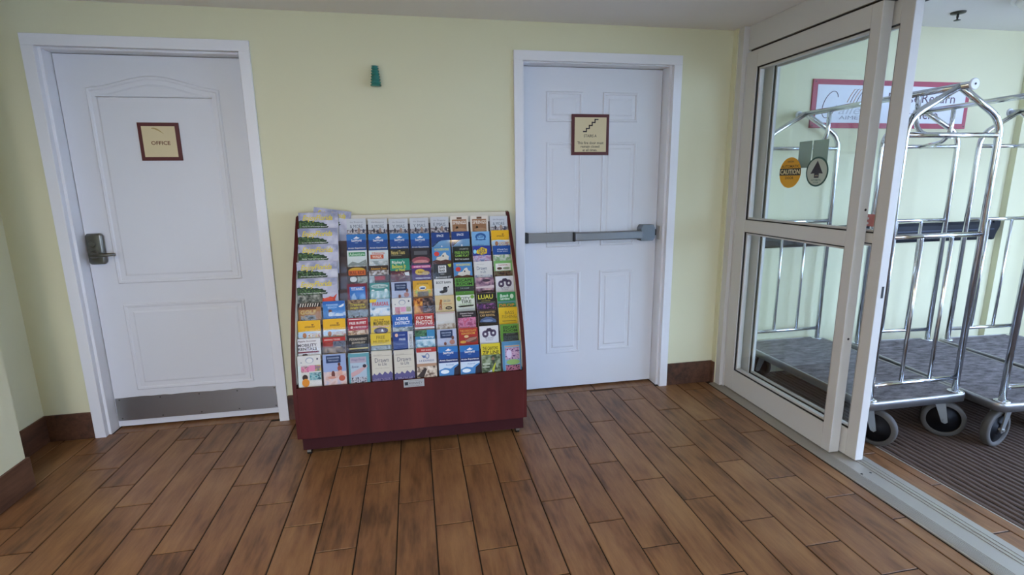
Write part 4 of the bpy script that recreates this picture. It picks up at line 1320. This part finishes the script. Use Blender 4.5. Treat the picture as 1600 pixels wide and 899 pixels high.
B(6, 6, 'dark brochure with gold lettering and a blue car in the seventh row', '231f1d', [('t', 'FREE KNOTTED', .5, .14, .82, .14, 'c8a468', .03), ('t', 'CAR RENTAL', .5, .34, .80, .14, 'c8a468', .03), ('p', [(.06, .78), (.14, .60), (.40, .46), (.70, .48), (.94, .66), (.96, .84)], '4a5c80'), ('e', .5, .70, .28, .08, '8090b0')])
B(6, 7, 'yellow brochure reading BASS FISHING at the right of the seventh row', 'd8b41c', [('t', 'BASS', .58, .36, .50, .22, '6a5a1c', .0), ('t', 'FISHING', .56, .62, .78, .20, '6a5a1c', .0), ('r', .18, .92, .88, .94, '8a741c')], dz=.008)
B(7, -2, 'white brochure reading MOBILITY RENTALS at the left of the eighth row', 'dad9da', [('t', 'Apple Scooter', .42, .16, .80, .12, '5a2f3c', .02), ('t', 'MOBILITY', .42, .40, .82, .18, '463a48', .03), ('t', 'RENTALS', .42, .63, .82, .18, '463a48', .03), ('r', 0, .92, .78, .88, '7c3444'), ('e', .30, 1.0, .12, .08, '3c2c2c')])
B(7, -1, 'red and brown crowd picture brochure in the eighth row', '6a4a3c', [('r', 0, 1, .06, .34, 'b03028'), ('t', 'DRIVING TOURS', .42, .20, .7, .10, 'e0c8c0', .02), ('n', 0, .45, .34, .64, ('8a2a24', 'a8443a', '6c2a24')), ('n', .45, 1, .30, .66, ('3c4454', '6c7484', '4a4a50')), ('n', 0, 1, .64, 1.5, ('3a2c24', '75604c', 'a8927a'), 90)])
B(7, 0, 'black brochure reading PERMANENT JEWELRY in the eighth row', '1d1a19', [('t', 'PERMANENT', .5, .26, .86, .17, 'b7ab98', .02), ('t', 'JEWELRY', .5, .50, .68, .17, 'b7ab98', .02), ('t', 'AND MORE', .5, .68, .34, .06, '8a8070', .01), ('r', .04, .96, .80, .88, 'c8b464')])
B(7, 1, 'yellow brochure reading FREE MUSEUM in the eighth row', 'd9bd33', [('t', 'FREE', .5, .24, .42, .20, '6c5a20', .0), ('t', 'MUSEUM', .5, .52, .76, .20, '6c5a20', .0), ('r', 0, 1, .74, 1.5, '5c6c70'), ('n', .05, .95, .80, 1.5, ('6c8088', 'a8b4b8', '4c5a5c'))])
B(7, 2, 'navy brochure with a white side strip in the eighth row', '203a80', [('r', .74, 1, 0, 1.5, 'd2d4d4'), ('e', .18, .22, .08, .11, 'e0b8a0'), ('t', 'simply', .46, .22, .3, .10, 'a8b8d8', .01), ('t', 'FREE', .46, .50, .32, .14, 'c4d0e8', .02), ('t', 'excursions', .34, .78, .44, .08, '90a4d0', .01), ('n', .80, .96, .2, 1.4, ('60646c', 'c8cacc', '8a8c90'), 120)])
B(7, 3, 'sea and palms picture brochure in the eighth row', '3c86b4', [('n', 0, .6, 0, .4, ('24402c', '3f6a4c', '58885c'), 60), ('t', 'Tarpon Springs', .6, .48, .70, .14, 'e4eef4', .02, .2), ('n', 0, 1, .60, 1.5, ('3c6c8c', '8cb4c4', 'c8d8dc'), 40)])
B(7, 4, 'lilac-grey brochure with a navy title block in the eighth row', 'aeb6ce', navy_lady())
B(7, 5, 'red brochure with yellow lettering and chocolate picture in the eighth row', 'a82f28', [('t', 'THE CHOCOLATE', .5, .18, .84, .14, 'd8a444', .03), ('t', 'KINGDOM', .5, .36, .70, .14, 'd8a444', .03), ('e', .40, .56, .12, .09, 'e0c08c'), ('e', .72, .78, .26, .18, '6a4038'), ('p', [(.30, .84), (.56, .66), (.96, .60), (.90, .74), (.5, .92)], 'a87c6c'), ('e', .22, .90, .16, .09, 'd8a444')])
B(7, 6, 'white brochure with a purple motorbike in the eighth row', 'd9d9dd', bike())
B(7, 7, 'larger green brochure reading ESCAPE ROOM at the right of the eighth row', '5d8f35', [('t', 'ESCAPE', .54, .20, .76, .17, '1c2c10', .03), ('t', 'ROOM', .54, .40, .76, .17, '1c2c10', .03), ('r', .14, .96, .54, 1.2, '23272a'), ('t', 'MYSTERY', .56, .60, .5, .07, '7a8484', .01), ('n', .18, .92, .72, 1.2, ('2c3436', '4c585a', '202426'), 90), ('r', .96, 1, 0, 1.2, '8aa040')], dz=.006, vis=.09)
B(8, -2, 'white brochure with a grid of picture tiles at the left of the bottom row', 'd5d5d0', shell(1.75) + [('r', 0, .14, .34, 1.3, 'd2ddd8'), ('r', .14, 1, .34, .37, 'c8d0cc'), ('n', .16, .48, .36, .56, ('c86a94', 'd8a0a8', '5a4a4c'), 70), ('r', .50, .74, .34, .54, 'd88cac'), ('n', .74, 1, .34, .54, ('c8b048', '9a6a8a', '6a8a58'), 70), ('n', .50, 1, .58, .84, ('38848c', '9cc0c4', '2c5a68'), 50), ('e', .30, .74, .12, .10, '3a2a24'), ('e', .32, .92, .16, .14, 'd88a28'), ('t', 'Florida', .72, .92, .5, .14, 'e4e2dc', .03, .3)])
B(8, -1, 'lilac beach brochure with a seated woman in the bottom row', '93a6ce', [('r', .14, .78, .05, .30, '1f335c'), ('t', 'DISCOVER', .46, .13, .52, .06, 'aab8d0', .01), ('t', 'THE COAST', .46, .22, .46, .05, 'aab8d0', .01), ('n', 0, 1, .60, 1.4, ('c8a8a0', 'd8c2bc', 'b8b4c4'), 30), ('e', .42, .70, .08, .13, '6a3a34'), ('e', .36, .80, .18, .05, 'c89080'), ('e', .70, .36, .06, .06, '5a3028'), ('e', .72, .50, .10, .10, '9a4a40'), ('e', .74, .66, .09, .10, 'd0a090'), ('e', .80, .84, .14, .10, 'b85a44')])
B(8, 0, 'teal vintage-style brochure with a rider in the bottom row', '5d9aa4', [('r', .08, .86, .14, .34, 'a8a0b0'), ('t', 'Vintage Florida', .46, .24, .64, .10, '7c6c8c', .01, .3), ('r', .08, .86, .34, 1.3, 'a9bccb'), ('t', 'Space', .30, .48, .34, .10, '5c5478', .01, .3), ('p', [(.10, .68), (.60, .52), (.88, .42), (.90, .50), (.5, .72), (.12, .84)], 'c6a2a4'), ('e', .76, .46, .09, .06, '3a3440'), ('n', .08, .86, .84, 1.3, ('3c3c4c', 'c8c8d0', '74747c'), 90), ('r', .14, 1, 0, .02, 'c8dce0')])
for j in (1, 2):
    B(8, j, 'cream brochure reading Drawn to Life, %s of two in the bottom row' % ('left' if j == 1 else 'right'), 'ccc7b8',
      [('r', .08, .92, .16, .17, '8c8478'), ('t', 'the musical', .30, .13, .4, .03, '8c8478', .0), ('t', 'Drawn', .5, .32, .68, .15, '5a5c6c', .0), ('t', 'to Life', .52, .46, .42, .11, '5a5c6c', .0), ('t', 'a story of magic and adventure', .5, .60, .7, .035, '8c8478', .0), ('n', 0, 1, .82, 1.3, ('3c3a6c', '8a80a0', '54487c'), 80), ('p', [(0, .9), (.1, .76), (.22, .86), (.36, .74), (.5, .84), (.62, .72), (.78, .82), (.9, .72), (1, .8), (1, .95), (0, .95)], '5c5684')])
B(8, 3, 'white and red brochure reading I-4 EXPRESS in the bottom row', 'd6d3cf', [('r', 0, 1, 0, .16, 'a8342e'), ('t', 'FREE GUIDE', .5, .09, .5, .06, 'e4c8c0', .01), ('e', .54, .30, .11, .10, '8490ac'), ('e', .54, .30, .06, .06, 'd6d3cf'), ('p', [(.24, .26), (.44, .28), (.44, .36), (.34, .36)], '5a6c9c'), ('t', 'I-4 EXPRESS', .5, .46, .76, .07, '8088a0', .02), ('r', 0, 1, .56, .66, 'b08c70'), ('n', 0, 1, .66, 1.3, ('6a584c', 'c8b8a4', 'e0d6c8'), 40), ('p', [(0, 1.0), (.4, .70), (.5, .76), (.3, 1.1)], '3c302c')])
for j in (4, 5):
    B(8, j, 'blue brochure with white fin and icy picture, %s of two in the bottom row' % ('left' if j == 4 else 'right'), '2159a4',
      sea(1.85) + [('r', 0, 1, .44, .58, '1d2f66'), ('t', 'Arctic Experience', .5, .50, .92, .07, W, .02), ('r', 0, 1, .58, 1.3, 'c8d8e8'), ('t', 'Animal', .55, .66, .4, .05, '5c80b0', .01), ('p', [(0, 1.2), (0, .84), (.3, .76), (.6, .80), (.8, .70), (1, .64), (1, 1.2)], '4a86c0'), ('p', [(.72, 1.2), (.78, .80), (1, .68), (1, 1.2)], '2c2430'), ('e', .30, .90, .22, .07, 'e4eef4')])
B(8, 6, 'yellow-topped green brochure reading ZIP LINE in the bottom row', '5c6c4c', [('r', 0, 1, 0, .40, 'd4c42c'), ('t', 'THE CANYONS', .48, .17, .80, .13, '2c2a1a', .05), ('t', 'ZIP LINE', .5, .32, .86, .13, '2c2a1a', .05), ('n', 0, 1, .42, 1.3, ('3c4a34', '6c7c5c', '98a48c'), 45), ('e', .60, .56, .07, .07, '8a6a54'), ('p', [(.56, .60), (.66, .60), (.80, .96), (.66, .96)], '3c4438'), ('p', [(.52, .96), (.70, .70), (.74, .72), (.6, 1.1)], 'b8c040'), ('r', .04, .44, .70, .76, 'b4bca8'), ('r', .04, .40, .82, .86, 'b4bca8'), ('p', [(.1, 1.1), (.5, .96), (.52, 1.1)], 'c8d0d8')])
B(8, 7, 'blue-edged brochure with a purple picture at the right end of the bottom row', '4f86ac', [('r', .12, .94, .14, 1.3, '7aa4c0'), ('r', .16, .92, .16, .20, 'c89468'), ('n', .16, .92, .24, .66, ('5c3a6c', 'c8a8c0', '8c5484'), 70), ('e', .36, .46, .14, .16, 'd0c4dc'), ('e', .56, .76, .36, .10, '8cb068'), ('r', .16, .92, .86, 1.3, '54304c'), ('n', .16, .92, .88, 1.2, ('2c1c28', 'c0788c', '54304c'), 90)], dz=.004)

# ------------------------------------------------------------------ done
